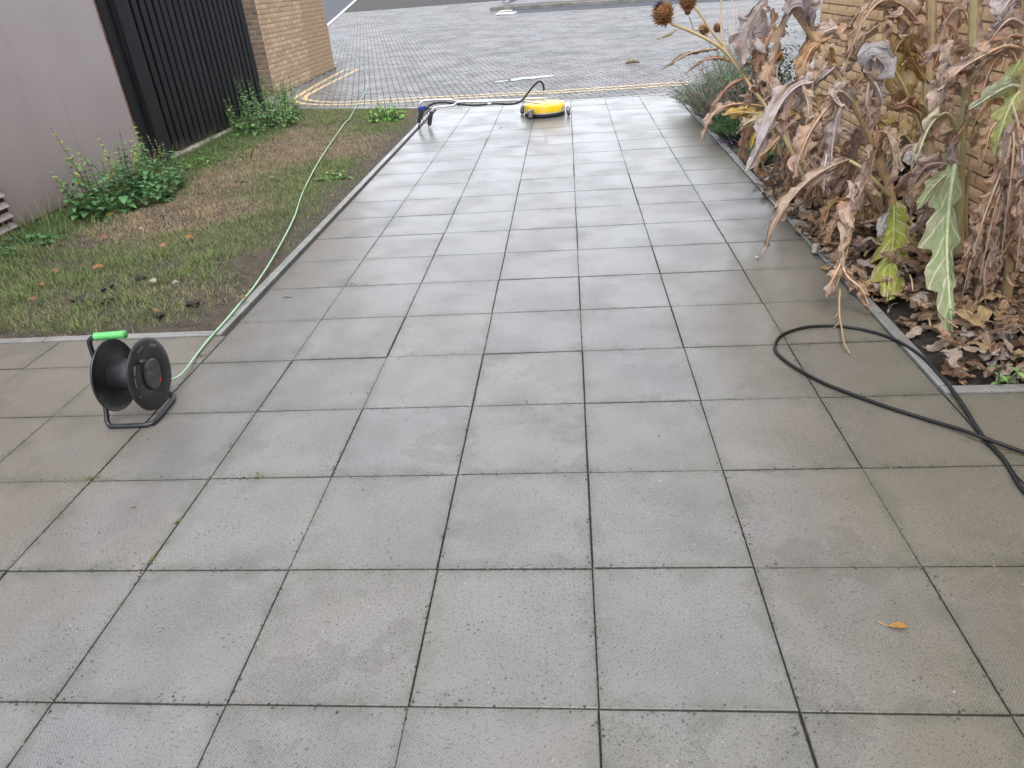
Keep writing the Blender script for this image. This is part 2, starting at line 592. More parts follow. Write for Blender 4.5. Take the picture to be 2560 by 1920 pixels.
def mat_timber():
    k = NT('black_stained_timber')
    ob, pos, R = k.obj(), k.pos(), k.rand()
    g = k.noise(18, k.scale(pos, (3, 3, .25)), 5, .7)
    c = k.mix(k.ramp(g, .35, .7), (.005, .005, .006), (.014, .014, .016))
    c = k.mix(k.ramp(R, .5, 1, 0, .35), c, (.019, .019, .021))
    c = k.mix(k.ramp(k.noise(7, pos, 4, .7), .66, .74, 0, .35), c, (.10, .10, .10))
    sepz = k.n('SeparateXYZ'); k.l(pos, sepz.inputs[0])
    low = k.math('ADD', sepz.outputs[2], k.math('MULTIPLY', k.noise(9, pos, 4), .25))
    c = k.mix(k.ramp(low, .34, .16, 0, .5), c, (.055, .043, .036))
    k.set(Base_Color=c, Roughness=.7, Normal=k.bump(g, .5, .004))
    k.b.inputs['Specular IOR Level'].default_value = .2
    return k.m

def mat_water():
    k = NT('puddle_water')
    k.set(Base_Color=(.055, .050, .042), Roughness=.03)
    k.b.inputs['IOR'].default_value = 1.33
    return k.m

def mat_paint():
    k = NT('yellow_road_paint')
    pos = k.pos()
    c = k.mix(k.ramp(k.noise(14, pos, 4), .35, .7), (.50, .36, .17), (.60, .46, .25))
    c = k.mix(k.ramp(k.noise(45, pos, 4, .7), .50, .62, 0, .8), c, (.16, .145, .12))
    k.set(Base_Color=c, Roughness=.5, Normal=k.bump(k.noise(120, pos, 3), .4, .002))
    return k.m

M = {}
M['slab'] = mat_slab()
M['kerb'] = mat_kerb()
M['block'] = mat_block(False)
M['block1'] = mat_block(True)
M['joint'] = mat_soil('joint_grit', (.030, .029, .025), (.050, .048, .041), (.075, .071, .06), 60)
M['soil'] = mat_soil('garden_soil', (.022, .017, .013), (.045, .034, .026), (.08, .06, .045), 18)
M['lawn'] = mat_soil('lawn_soil', (.038, .030, .023), (.075, .058, .042), (.14, .11, .075), 16)
M['ground'] = mat_soil('ground_earth', (.06, .055, .05), (.09, .085, .08), (.12, .11, .1), 4)
M['asphalt'] = mat_soil('asphalt', (.040, .043, .050), (.062, .066, .076), (.10, .10, .105), 26, .75)
M['verge'] = mat_soil('verge_soil', (.05, .045, .035), (.10, .09, .07), (.13, .12, .1), 10)
M['far_kerb'] = simple('kerb_stone', (.15, .145, .13), .7, var=.25, vscale=3, bump=.4)
M['brick_left'] = mat_brick('buff_brick', (.34, .235, .140), (.44, .325, .200), (.30, .20, .118))
M['brick_shaded'] = mat_brick('shaded_brown_brick', (.075, .055, .042), (.125, .092, .068), (.15, .075, .045))  # brown brick, darkened further so its colour holds the return's shade
M['brick_right'] = mat_brick('orange_buff_brick', (.50, .325, .18), (.60, .41, .245), (.46, .285, .155), .35)
M['mortar_left'] = simple('mortar_buff', (.22, .16, .115), .9, var=.2, vscale=20, bump=.6)
M['mortar_right'] = simple('mortar_brown', (.20, .125, .075), .9, var=.2, vscale=20, bump=.6)
M['panel'] = mat_panel()
M['louvre'] = simple('louvre_paint', (.24, .195, .185), .45, var=.1)
M['darkgap'] = simple('dark_cavity', (.02, .014, .013), .8)
M['rust'] = simple('rusty_trim', (.13, .065, .045), .7, var=.4, vscale=20)
M['timber'] = mat_timber()
M['ledge'] = simple('concrete_ledge', (.30, .27, .22), .8, var=.25, vscale=14, bump=.7)
M['water'] = mat_water()
M['paint'] = mat_paint()
M['whitepaint'] = simple('white_road_paint', (.55, .54, .52), .6, var=.2)
M['grass'] = mat_foliage('grass_blades', .6, .25)
M['foliage'] = mat_foliage('weed_foliage', .5, .2)
M['lavender'] = mat_foliage('lavender_foliage', .6, .15)
M['dry'] = mat_leaf('dry_leaf')
M['litter'] = mat_leaf('leaf_litter_skin', backf=.4, transl=.05)
M['green'] = mat_leaf('green_leaf', back=(.36, .45, .27), backf=.5, transl=.2, vein=.75, wr=.4, rough=.55)
M['stem'] = None

def mat_stem():
    k = NT('dry_stem')
    col = k.attr('col')
    pos = k.pos()
    c = k.mix(k.ramp(k.noise(14, k.scale(pos, (4, 4, .6)), 4), .38, .7, 0, .6), col, k.mix(.5, col, (.12, .07, .04)))
    c = k.mix(k.ramp(k.noise(6, pos, 3), .5, .7, 0, .5), c, k.mix(.5, c, (.55, .48, .34)))
    k.set(Base_Color=c, Roughness=.6, Normal=k.bump(k.noise(40, k.scale(pos, (4, 4, .5)), 4), .5, .004))
    return k.m
M['stem'] = mat_stem()
M['hose'] = simple('black_rubber_hose', (.008, .009, .009), .45, var=.2, bump=.1, spec=.3)
M['cable'] = simple('pale_green_cable', (.30, .46, .28), .45, var=.1)
M['blackplastic'] = simple('black_plastic', (.014, .014, .015), .42, var=.35, vscale=14, bump=.25, bscale=300)
M['greyplastic'] = simple('charcoal_plastic', (.045, .048, .052), .45, var=.15)
M['tubeblack'] = simple('black_powder_coat', (.013, .014, .018), .32, var=.2)
M['greengrip'] = simple('green_rubber_grip', (.10, .42, .115), .5, var=.08)
M['red'] = simple('red_switch', (.45, .015, .012), .35)
M['print'] = simple('pale_print', (.42, .42, .42), .7)
M['yellow'] = simple('yellow_enamel', (.70, .45, .010), .32, var=.05, vscale=5, coat=.3)
M['alu'] = simple('aluminium_tube', (.5, .5, .5), .35, metal=.75, var=.06)
M['steel'] = simple('zinc_steel', (.45, .45, .45), .4, metal=.8, var=.15)
M['brass'] = simple('pale_fitting', (.62, .60, .54), .4, metal=.3, var=.1)
M['brush'] = simple('black_brush_skirt', (.010, .010, .010), .7, var=.4, vscale=90, bump=.8)
M['bluecap'] = simple('blue_plastic', (.012, .03, .16), .35)
M['post'] = simple('grey_post_paint', (.20, .22, .25), .5)
M['twig'] = simple('dead_twig', (.16, .105, .06), .75, var=.3, vscale=30)
M['petal'] = simple('white_petal', (.75, .75, .76), .5)
M['clod'] = simple('soil_clod', (.022, .018, .014), .85, var=.4, vscale=40, bump=.8)

# ------------------------------------------------------------------ ground and lane
S = 0.455                                             # slab spacing
def grid_sheet(name, x0, x1, ys, nx, zf, mat, kind='structure', parent=None):
    V, F = [], []
    for y in ys:
        for i in range(nx+1):
            x = x0+(x1-x0)*i/nx
            V.append((x, y, zf(x, y)))
    for j in range(len(ys)-1):
        for i in range(nx):
            a = j*(nx+1)+i
            F.append((a, a+1, a+nx+2, a+nx+1))
    m = MB(); m.add(V, F)
    o = m.build(name, mat, parent, smooth=True)
    if kind: o['kind'] = kind
    return o
grid_sheet('ground', -400, 400, [-60, -20, 0, 8, 9.4]+list(range(12, 72, 4))+[100, 200, 500], 8, lambda x, y: road_z(y)-.10, M['ground'])

EDGE_L, EDGE_R = (-5.06, 10.36), (-1.85, 9.25)        # near edge of the lane beside the lawn
def near_edge(x):
    if x < EDGE_R[0]:
        t = (x-EDGE_L[0])/(EDGE_R[0]-EDGE_L[0])
        return EDGE_L[1]+t*(EDGE_R[1]-EDGE_L[1])
    return 9.20
A0, A1 = GR(820, 66)[:2], GR(893, 0)[:2]              # kerb of the tarmac street, far left
T0, T1 = GR(1249, 39)[:2], GR(1640, 16)[:2]           # front line of the tarmac bay, far right
K0, K1 = GR(1225, 28)[:2], GR(1478, 13.5)[:2]         # raised kerb behind the bay
print('street kerb', A0, A1, 'bay', T0, T1, K0, K1)
def unit(a):
    a = np.array(a, float); return a/np.linalg.norm(a)
dA, dT, dK = unit(A1-A0), unit(T1-T0), unit(K1-K0)
A_near = A0-dA*14
T_far = T1+dT*20
def side(p, a, b):
    return (b[0]-a[0])*(p[1]-a[1])-(b[1]-a[1])*(p[0]-a[0])

YB = 34.0
lane = grid_sheet('lane', -5.06, 16, [9.2, 9.6, 10, 10.5, 11, 12, 14, 16, 18, 20, 22, 24, 26, 28, 30, 32, 34, 40, 50, 70], 10,
                  lambda x, y: road_z(max(y, near_edge(x)))-.014 if y < YB+.1 else road_z(y)-.002, M['joint'])
# give the sheet its real front edge
for v_ in lane.data.vertices:
    if v_.co.y < near_edge(v_.co.x):
        v_.co.y = near_edge(v_.co.x)
grid_sheet('lane_side', -30, -5.05, [15.4, 18, 20, 22, 24, 26, 28, 30, 32, 34, 40, 50, 70], 8, lambda x, y: road_z(y)-.014 if y < YB+.1 else road_z(y)-.002, M['joint'])

ANG = math.radians(14)
ca, sa = math.cos(ANG), math.sin(ANG)
ORG = np.array((-1.0, 10.0))
def to_w(x, y):
    return (ORG[0]+ca*x-sa*y, ORG[1]+sa*x+ca*y)
blocks = []
U = .1
gmin = -160
for j in range(-30, 320):
    for i in range(-130, 260):
        m4 = (i-j) % 4
        if m4 == 0:
            x0, y0, x1, y1 = i*U, j*U, (i+2)*U, (j+1)*U
        elif m4 == 3:
            x0, y0, x1, y1 = i*U, j*U, (i+1)*U, (j+2)*U
        else:
            continue
        cx, cy = to_w((x0+x1)/2, (y0+y1)/2)
        if cy > YB or cy < 9.1 or cx > 3.4+.42*(cy-9) or cx < -5.04-max(0, (cy-15.35))*1.2 or cy < near_edge(cx)-.13:
            continue
        if cy < 15.36 and cx < -4.98:
            continue
        if side((cx, cy), A_near, A1) > 0 and cy > 12:
            continue
        if cx > T0[0]-.1 and side((cx, cy), T0, T_far) > -.03:
            continue
        g = .0048
        P = [to_w(a, b) for a, b in ((x0+g, y0+g), (x1-g, y0+g), (x1-g, y1-g), (x0+g, y1-g))]
        n0 = len(P)
        P = clip_poly(P, (EDGE_R[0], 9.22), (9, 9.22)) if cx > EDGE_R[0]-.1 else clip_poly(P, (EDGE_L[0], EDGE_L[1]+.02), (EDGE_R[0], EDGE_R[1]+.02))
        if len(P) < 3:
            continue
        blocks.append((cx, cy, P, m4 == 0))
print('blocks', len(blocks))

def block_geo(P, z, lift):
    """chamfered block from its outline"""
    c = np.mean(np.array(P), axis=0)
    n = len(P)
    V, F = [], []
    for zz, sh in ((z-.014, 0), (z-.0035, 0), (z, .0045)):
        for p in P:
            d = c-np.array(p); L = np.linalg.norm(d)
            q_ = np.array(p)+d/L*sh*1.3
            V.append((q_[0], q_[1], zz+lift+(road_z(p[1])-road_z(c[1]))))
    for r in (0, 1):
        for k in range(n):
            F.append((r*n+k, r*n+(k+1) % n, (r+1)*n+(k+1) % n, (r+1)*n+k))
    F.append(tuple(range(2*n, 3*n)))
    return V, F

def cam_d(x, y):
    return math.hypot(x-CAMP[0], y-CAMP[1])
def in_view(p):
    d = np.array(p)-CAMP
    z_ = d@AX[2]
    if z_ <= 0: return False
    u, v = 1280+FPX*(d@AX[0])/z_, 960-FPX*(d@AX[1])/z_
    return 0 <= u <= 2560 and 0 <= v <= 1920
blocks.sort(key=lambda b: cam_d(b[0], b[1])+(0 if (b[0] < 1.45 and b[0] > -4.3) else 100))
stuff = MB()
nsingle = 0
for k, (cx, cy, P, horiz) in enumerate(blocks):
    lift = rnd.uniform(-.0018, .0018)
    V, F = block_geo(P, road_z(cy), lift)
    if nsingle < 300 and in_view((cx, cy, 0)):
        nsingle += 1
        V = [(x-cx, y-cy, z-road_z(cy)) for x, y, z in V]
        o = MB().add(V, F).build('paving_block', M['block1'], lane)
        o.location = (cx, cy, road_z(cy))
    else:
        t = rnd.random()
        stuff.add(V, F, [(t, t, t)]*len(V))
o = stuff.build('paving_blocks', M['block'], lane)
o['kind'] = 'stuff'

# painted double yellow line, lying only on the block tops so the joints still show
def ribbon(name, pts, width, mat, label_kind='structure', edge=None):
    m = MB()
    P = crom(pts, max(8, int(6*len(pts))))
    quads = []
    T, _ = frames([(p[0], p[1], 0) for p in P])
    for i in range(len(P)-1):
        qd = []
        for k, s_ in ((i, -1), (i, 1), (i+1, 1), (i+1, -1)):
            nx_, ny_ = -T[k][1], T[k][0]
            ww = width/2*(1+.06*math.sin(k*2.3+s_))
            qd.append((P[k][0]-s_*nx_*ww, P[k][1]-s_*ny_*ww))
        if sum(qd[a][0]*qd[(a+1) % 4][1]-qd[(a+1) % 4][0]*qd[a][1] for a in range(4)) < 0:
            qd.reverse()
        quads.append(qd)
    for qd in quads:
        qc = np.mean(np.array(qd), axis=0)
        rad = max(np.linalg.norm(np.array(p)-qc) for p in qd)+.15
        for cx, cy, BP, h in blocks:
            if abs(cx-qc[0]) > rad or abs(cy-qc[1]) > rad:
                continue
            c0 = np.mean(np.array(BP), axis=0)
            R_ = [tuple(np.array(p)+(c0-np.array(p))*.035) for p in BP]
            for a in range(4):
                R_ = clip_poly(R_, qd[a], qd[(a+1) % 4])
                if len(R_) < 3: break
            if len(R_) < 3: continue
            m.add([(x, y, road_z(cy)+.0045+(road_z(y)-road_z(cy))) for x, y in R_], [tuple(range(len(R_)))])
    o = m.build(name, mat)
    o['kind'] = label_kind
    return o
near_blocks = blocks
def grp(*uv): return [tuple(GR(u, v)[:2]) for u, v in uv]
outer = grp((1720, 212), (1671, 215), (1400, 232), (1180, 244), (1030, 253), (902, 260), (830, 263), (775, 261), (742, 256), (735, 249), (750, 238), (790, 214), (857, 177))
inner = grp((1720, 205.5), (1671, 208.5), (1400, 226.8), (1180, 238.5), (1030, 246), (902, 253.6), (840, 256), (795, 254), (768, 250), (762, 243.5), (780, 232), (830, 206), (893, 175))
ribbon('road_marking', outer, .095, M['paint'])
ribbon('road_marking', inner, .095, M['paint'])
ribbon('road_marking', grp((857, 176), (905, 173)), .10, M['paint'])

# puddle in the low courses
pm = MB()
pc = [GR(u, v) for u, v in ((1236, 205.5), (1252, 202), (1278, 197.5), (1302, 194), (1340, 191), (1378, 189), (1396, 189), (1384, 191), (1362, 194.5), (1340, 197), (1316, 199.5), (1288, 202), (1264, 205.5), (1246, 207))]
pz = max(road_z(p[1]) for p in pc)*.5+min(road_z(p[1]) for p in pc)*.5+.006
ring = crom([(p[0], p[1], 0) for p in pc]+[(pc[0][0], pc[0][1], 0)], 70)[:-1]
V = [(p[0]+.07*mnoise.noise((p[0]*7, p[1]*7, 0)), p[1]+.10*mnoise.noise((p[0]*7, p[1]*7, 5)), pz) for p in ring]
cen = np.mean(np.array(V), axis=0)
pm.add([tuple(cen)]+V, [(0, i+1, (i+1) % len(V)+1) for i in range(len(V))])
tag(pm.build('puddle', M['water']), kind='structure')

# tarmac street at the far left and its flush kerb
def strip(m, a, b, w0, w1, z0, z1, n=14):
    """a raised band along a-b, offset w0..w1 to its left"""
    a, b = np.array(a, float), np.array(b, float)
    d = unit(b-a); nn = np.array((-d[1], d[0]))
    V, F = [], []
    for i in range(n+1):
        p = a+(b-a)*i/n
        for w_, z_ in ((w0, z0), (w0, z1), (w1, z1), (w1, z0)):
            q_ = p+nn*w_
            V.append((q_[0], q_[1], road_z(q_[1])+z_))
    for i in range(n):
        for k in range(4):
            k2 = (k+1) % 4
            F.append((i*4+k, i*4+k2, (i+1)*4+k2, (i+1)*4+k))
    F += [(0, 1, 2, 3), (n*4+3, n*4+2, n*4+1, n*4)]
    return m.add(V, F)
Aend = A0+dA*60
m = strip(MB(), A_near+dA*4, Aend, .20, 24, -.03, .004, 30)
tag(m.build('street', M['asphalt']), kind='structure')
m = strip(MB(), A_near+dA*4, Aend, .0, .16, -.05, .02, 30)
tag(m.build('street_kerb', M['kerb'], bevel=.006), kind='structure')
# tarmac bay with its white-painted edge, far right
m = strip(MB(), T0, T_far, .12, 9.0, -.03, .003, 16)
tag(m.build('tarmac_bay', M['asphalt']), kind='structure')
m = strip(MB(), T0, T_far, -.03, .11, -.03, .012, 16)
tag(m.build('bay_edging', M['kerb']), kind='structure')
for a_, b_ in (((1262, 35.5), (1270, 31)), ((1266, 28.5), (1276, 25.5))):
    p_, q_ = GR(*a_)[:2], GR(*b_)[:2]
    tag(strip(MB(), p_, q_, -.35, .35, .004, .009, 2).build('road_marking', M['whitepaint']), kind='structure')
# raised kerb stones of the island behind the bay, each a stone
isl = MB()
strip(isl, K0+dK*.2, K0+dK*34, .16, 1.3, -.05, .10, 12)
island = isl.build('island_verge', M['verge'])
tag(island, kind='structure')
for i in range(26):
    a_ = K0+dK*(i*.915)
    o = strip(MB(), a_, a_+dK*.905, 0, .15, -.06, .13, 1).build('kerb_stone', M['far_kerb'], island, bevel=.012)
m = MB(); strip(m, K0+dK*.2, K0+dK*34, 1.32, 14, -.05, .09, 12)
tag(m.build('far_pavement', M['block']), kind='structure')
pp = GR(1261, 11)
t = thing('sign_post', 'grey metal post rising from the kerbed island at the top edge', 'post', (pp[0], pp[1], road_z(pp[1])+.08))
MB().tube([(0, 0, 0), (0, 0, 1.2), (0, 0, 2.8)], .055, 14).build('pole', M['post'], t, smooth=True)
MB().tube([(0, 0, -.02), (0, 0, .05)], .085, 14).build('base_collar', M['post'], t, smooth=True)

# ------------------------------------------------------------------ the slab path
def lev(x, y):
    return 0.0
path = grid_sheet('path', -4.6, 1.372, [-1.6, 0, 2.10], 6, lambda x, y: -.0075, M['joint'])
pf = MB(); pf.box(-1.84, 1.372, 2.101, 9.15, -.06, -.0075); pf.box(1.373, 3.4, -1.6, 1.355, -.06, -.0075)
pf.build('path_bed', M['joint'], path)
slab_cache = {}
def slab_mesh(wx, wy):
    key = (round(wx, 4), round(wy, 4))
    if key in slab_cache: return slab_cache[key]
    me = bpy.data.meshes.new('paving_slab')
    V, F = [], []
    e = .0022
    hx, hy = wx/2, wy/2
    rings = [(0, -.05), (0, -e), (e*.35, -e*.3), (e, 0)]
    for ins, z in rings:
        V += [(-hx+ins, -hy+ins, z), (hx-ins, -hy+ins, z), (hx-ins, hy-ins, z), (-hx+ins, hy-ins, z)]
    for r in range(3):
        for k in range(4):
            F.append((r*4+k, r*4+(k+1) % 4, r*4+4+(k+1) % 4, r*4+4+k))
    F.append((12, 13, 14, 15)); F.append((3, 2, 1, 0))
    me.from_pydata(V, [], F)
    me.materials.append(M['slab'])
    slab_cache[key] = me
    return me
def put_slab(x0, x1, y0, y1):
    jx, jy = rnd.choice((.0015, .002, .0025)), rnd.choice((.002, .0025, .003, .0035))
    o = bpy.data.objects.new('paving_slab', slab_mesh(x1-x0-2*jx, y1-y0-2*jy))
    o.location = ((x0+x1)/2+rnd.uniform(-.0015, .0015), (y0+y1)/2+rnd.uniform(-.0015, .0015), rnd.uniform(-.0010, .0010))
    o.rotation_euler = (rnd.uniform(-.003, .003), rnd.uniform(-.003, .003), rnd.uniform(-.0022, .0022))
    link(o, path)
for r in range(-3, 20):
    for c in range(-4, 3):
        put_slab(c*S, (c+1)*S, r*S, (r+1)*S)
for c in range(-9, -4):                               # the cross path to the left, cut at the lawn kerb
    for r in range(-3, 4):
        put_slab(c*S-.002, (c+1)*S-.002, r*S, (r+1)*S)
    put_slab(c*S-.002, (c+1)*S-.002, 4*S, 2.115)
for r in range(-3, 3):
    for c in range(3, 6):
        put_slab(c*S+.004, (c+1)*S+.004, r*S, (r+1)*S)
def kerb_run(name, x0, x1, y0, y1, along, ln, z1, label=None):
    t = bpy.data.objects.new(name, None); C.objects.link(t)
    tag(t, kind='structure')
    a, b = (x0, x1) if along == 'x' else (y0, y1)
    n = max(1, round((b-a)/ln))
    for i in range(n):
        p, q_ = a+(b-a)*i/n+.002, a+(b-a)*(i+1)/n-.002
        j = rnd.uniform(-.002, .002)
        m = MB()
        if along == 'x': m.box(-(q_-p)/2, (q_-p)/2, -(y1-y0)/2, (y1-y0)/2, -.15, z1)
        else: m.box(-(x1-x0)/2, (x1-x0)/2, -(q_-p)/2, (q_-p)/2, -.15, z1)
        o = m.build('edging_stone', M['kerb'], t, bevel=.006)
        o.location = ((p+q_)/2, (y0+y1)/2+j, j) if along == 'x' else ((x0+x1)/2+j, (p+q_)/2, j)
        o.rotation_euler = (0, 0, rnd.uniform(-.003, .003))
    return t
kerb_run('lawn_edging', -1.905, -1.855, 2.125, 9.24, 'y', .914, .006)
kerb_run('lawn_edging', -4.7, -1.91, 2.122, 2.175, 'x', .914, .004)
kerb_run('bed_edging', 1.372, 1.422, 1.42, 9.15, 'y', .914, .008)
kerb_run('bed_edging', 1.372, 3.3, 1.365, 1.416, 'x', .914, .008)
kerb_run('path_end_edging', -1.85, 2.6, 9.108, 9.19, 'x', .914, .004)
# edging along the far side of the lawn
t = bpy.data.objects.new('lawn_edging', None); C.objects.link(t); tag(t, kind='structure')
ea, eb = np.array((-4.95, EDGE_L[1]-.075+.04)), np.array((-1.87, EDGE_R[1]-.045))
for i in range(4):
    a_, b_ = ea+(eb-ea)*(i/4+.001), ea+(eb-ea)*((i+1)/4-.001)
    d_ = unit(b_-a_); n_ = np.array((-d_[1], d_[0]))*.03
    m = MB(); V = []
    for z in (-.15, .012):
        V += [(*(a_-n_), z), (*(b_-n_), z), (*(b_+n_), z), (*(a_+n_), z)]
    m.add(V, [(3, 2, 1, 0), (4, 5, 6, 7), (0, 1, 5, 4), (1, 2, 6, 5), (2, 3, 7, 6), (3, 0, 4, 7)])
    m.build('edging_stone', M['kerb'], t, bevel=.005)

# ------------------------------------------------------------------ lawn
def lawn_far(x): return 9.24-(x+1.85)*.345-.10
def lawn_h(x, y):
    e = min(1.0, max(0.0, (-1.91-x)/.25))
    e2 = min(1.0, max(0.0, (y-2.18)/.2))
    return -.012+e*e2*(.018+.020*mnoise.noise((x*1.1, y*1.1, 3))+.008*mnoise.noise((x*6, y*6, 1)))+.02*max(0, -3.9-x)
V, F = [], []
NX, NY = 60, 130
for j in range(NY+1):
    for i in range(NX+1):
        x = -4.41+(4.41-1.906)*i/NX
        y = 2.176+(lawn_far(x)-2.176)*j/NY
        V.append((x, y, lawn_h(x, y)))
for j in range(NY):
    for i in range(NX):
        a = j*(NX+1)+i
        F.append((a, a+1, a+NX+2, a+NX+1))
lawn = MB().add(V, F).build('lawn', M['lawn'], smooth=True)
tag(lawn, kind='structure')

NB = 170000
gx = rng.uniform(-4.40, -1.92, NB); gy = rng.uniform(2.19, 10.1, NB)
keep = gy < 9.24-(gx+1.85)*.345-.12
gx, gy = gx[keep], gy[keep]
dn = fbm(gx*1.2, gy*1.2, 3, 4); d2 = fbm(gx*4.5, gy*4.5, 9, 3)
bare = np.clip((-1.92-gx)/.34, 0, 1)
bare = np.where(bare < 1, bare*.75+.05*d2, 1.0)
front = np.clip((gy-2.19)/.12, .25, 1)
dens = np.clip((dn-.30)*2.6+(d2-.47)*2.4+.32, .07, 1)*bare*front
wallside = np.clip((-3.55-gx)/.6, 0, 1)
dens = np.maximum(dens, wallside*.95)
keep = rng.random(len(gx)) < dens
gx, gy, dn, d2, wallside = gx[keep], gy[keep], dn[keep], d2[keep], wallside[keep]
n = len(gx)
green = np.clip((fbm(gx*.9+5, gy*.9, 21, 3)-.47)*5.0+.55+wallside*.7+(rng.random(n)-.5)*.55+np.clip((4.4-gy)/2.5, 0, .3), 0, 1)
# dry belt along the middle of the lawn
dry = np.exp(-((gx+2.95+.12*(gy-5))/.45)**2)*np.clip((gy-3.2)/1.2, 0, 1)
green = np.clip(green-dry*.24, 0, 1)
hgt = (.008+.014*rng.random(n))*(1+.5*green)+wallside*.045*rng.random(n)**2
tuft = fbm(gx*7, gy*7, 31, 2) > .66
hgt = np.where(tuft, hgt*2.0, hgt)
th = rng.uniform(0, 2*np.pi, n)
lean = rng.uniform(.3, 1.5, n)*hgt
wd = rng.uniform(.0014, .0032, n)
gz = np.array([lawn_h(a, b) for a, b in zip(gx, gy)])
ct, st_ = np.cos(th), np.sin(th)
V = np.zeros((n, 3, 3))
V[:, 0] = np.stack([gx-st_*wd, gy+ct*wd, gz-.004], 1)
V[:, 1] = np.stack([gx+st_*wd, gy-ct*wd, gz-.004], 1)
V[:, 2] = np.stack([gx+ct*lean, gy+st_*lean, gz+hgt], 1)
gcol = np.array((.165, .215, .070)); scol = np.array((.37, .285, .175)); dcol = np.array((.085, .15, .05))
c = scol+(gcol-scol)*green[:, None]
c = np.where((rng.random(n) < wallside*.6)[:, None], dcol, c)
c = c*rng.uniform(.6, 1.3, n)[:, None]
F = np.arange(3*n).reshape(n, 3)
grass = fast_mesh('grass', V.reshape(-1, 3), F, M['grass'], None, np.repeat(c, 3, 0))
tag(grass, 'short patchy green and straw coloured grass covering the lawn', 'grass', kind='stuff')
print('grass', n)

# ------------------------------------------------------------------ planting bed
def bed_h(x, y):
    e = min(1, max(0, (x-1.42)/.22)); e2 = min(1, max(0, (y-1.42)/.25))
    return -.02+e*e2*(.035+.03*mnoise.noise((x*3, y*3, 8))+.012*mnoise.noise((x*14, y*14, 2)))
ys = list(np.linspace(1.415, 9.15, 150))
grid_sheet('planting_bed', 1.421, 3.6, ys, 44, bed_h, M['soil'])

# ------------------------------------------------------------------ walls
def brick_mesh(L, H, D, mat, seed):
    r = random.Random(seed)
    m = MB()
    V = []
    nx_, nz_ = 4, 2
    # front face is a slightly uneven grid, edges worn
    me_v = []
    for z in range(nz_+1):
        for x in range(nx_+1):
            ex = (x in (0, nx_)) or (z in (0, nz_))
            me_v.append((L*(x/nx_-.5)*(1 if not x in (0, nx_) else .985)+0, (.0 if not ex else .0028)+r.uniform(-.0006, .0006), H*(z/nz_-.5)*(1 if not z in (0, nz_) else .965)))
    F_ = []
    for z in range(nz_):
        for x in range(nx_):
            a = z*(nx_+1)+x
            F_.append((a, a+1, a+nx_+2, a+nx_+1))
    b0 = len(me_v)
    per = [x for x in range(nx_+1)]+[(nx_+1)*z+nx_ for z in range(1, nz_+1)]+[(nx_+1)*nz_+x for x in range(nx_-1, -1, -1)]+[(nx_+1)*z for z in range(nz_-1, 0, -1)]
    for i in per:
        x, y, z = me_v[i]
        me_v.append((x*1.005, D, z*1.005))
    k = len(per)
    for i in range(k):
        F_.append((per[(i+1) % k], per[i], b0+i, b0+(i+1) % k))
    me = bpy.data.meshes.new('brick')
    me.from_pydata(me_v, [], F_)
    me.materials.append(mat)
    return me
BL, BH, GP = .215, .065, .010
def brick_face(parent, origin, ux, nrm, length, courses, mat, limit, header_end=True, seed=0, smat=None, pick=None, phase=0.0):
    """stretcher-bond face; ux along the wall, nrm outward. the nearest bricks in view are objects, the rest one part"""
    origin = np.array(origin, float); ux = np.array(ux, float); nrm = np.array(nrm, float)
    lst = []
    for c in range(courses):
        off = (0 if c % 2 == 0 else -(BL+GP)/2)+phase
        x = off
        while x < length-.02:
            x0, x1 = max(0, x), min(length, x+BL)
            if x1-x0 > .03:
                lst.append((x0, x1, c))
            x += BL+GP
    full = [brick_mesh(BL, BH, .05, mat, seed+i) for i in range(5)]
    cut = {}
    def score(b):
        p = origin+ux*(b[0]+b[1])/2+np.array((0, 0, b[2]*(BH+GP)+BH/2))
        return (0 if in_view(p) else 1, np.linalg.norm(p-CAMP))
    lst.sort(key=score)
    rest = MB()
    ang = math.atan2(ux[1], ux[0])
    for k_, (x0, x1, c) in enumerate(lst):
        p = origin+ux*(x0+x1)/2+np.array((0, 0, c*(BH+GP)+BH/2+.004))+nrm*rnd.uniform(-.002, .0025)
        L_ = x1-x0
        if abs(L_-BL) < .002: me = full[rnd.randrange(5)]
        else:
            kk = round(L_, 3)
            if kk not in cut: cut[kk] = brick_mesh(L_, BH, .05, mat, seed+77)
            me = cut[kk]
        if k_ < limit:
            o = bpy.data.objects.new('brick', me)
            o.location = p
            o.rotation_euler = (rnd.uniform(-.006, .006), rnd.uniform(-.002, .002), ang+rnd.uniform(-.004, .004))
            link(o, parent)
        else:
            R_ = Matrix.Translation(Vector(p)) @ Matrix.Rotation(ang, 4, 'Z')
            rest.add([tuple(R_ @ v.co) for v in me.vertices], [tuple(f.vertices) for f in me.polygons])
    if rest.v:
        tag(rest.build('upper_bricks', smat or mat, parent), kind='stuff')

# right: orange buff brick wall behind the bed
XW = 2.25
t = thing('brick_wall', 'orange buff brick wall behind the withered cardoons on the right', 'wall', (XW, 3, 0))
t.location = (0, 0, 0)
MB().box(XW+.0062, XW+.35, -4.0, 6.29, -.1, 4.6).build('mortar', M['mortar_right'], t)
brick_face(t, (XW, 6.30, -.02), (0, -1, 0), (-1, 0, 0), 10.2, 61, M['brick_right'], 270, seed=3)
brick_face(t, (XW+.35, 6.30, -.02), (-1, 0, 0), (0, 1, 0), .345, 61, M['brick_right'], 0, seed=30)

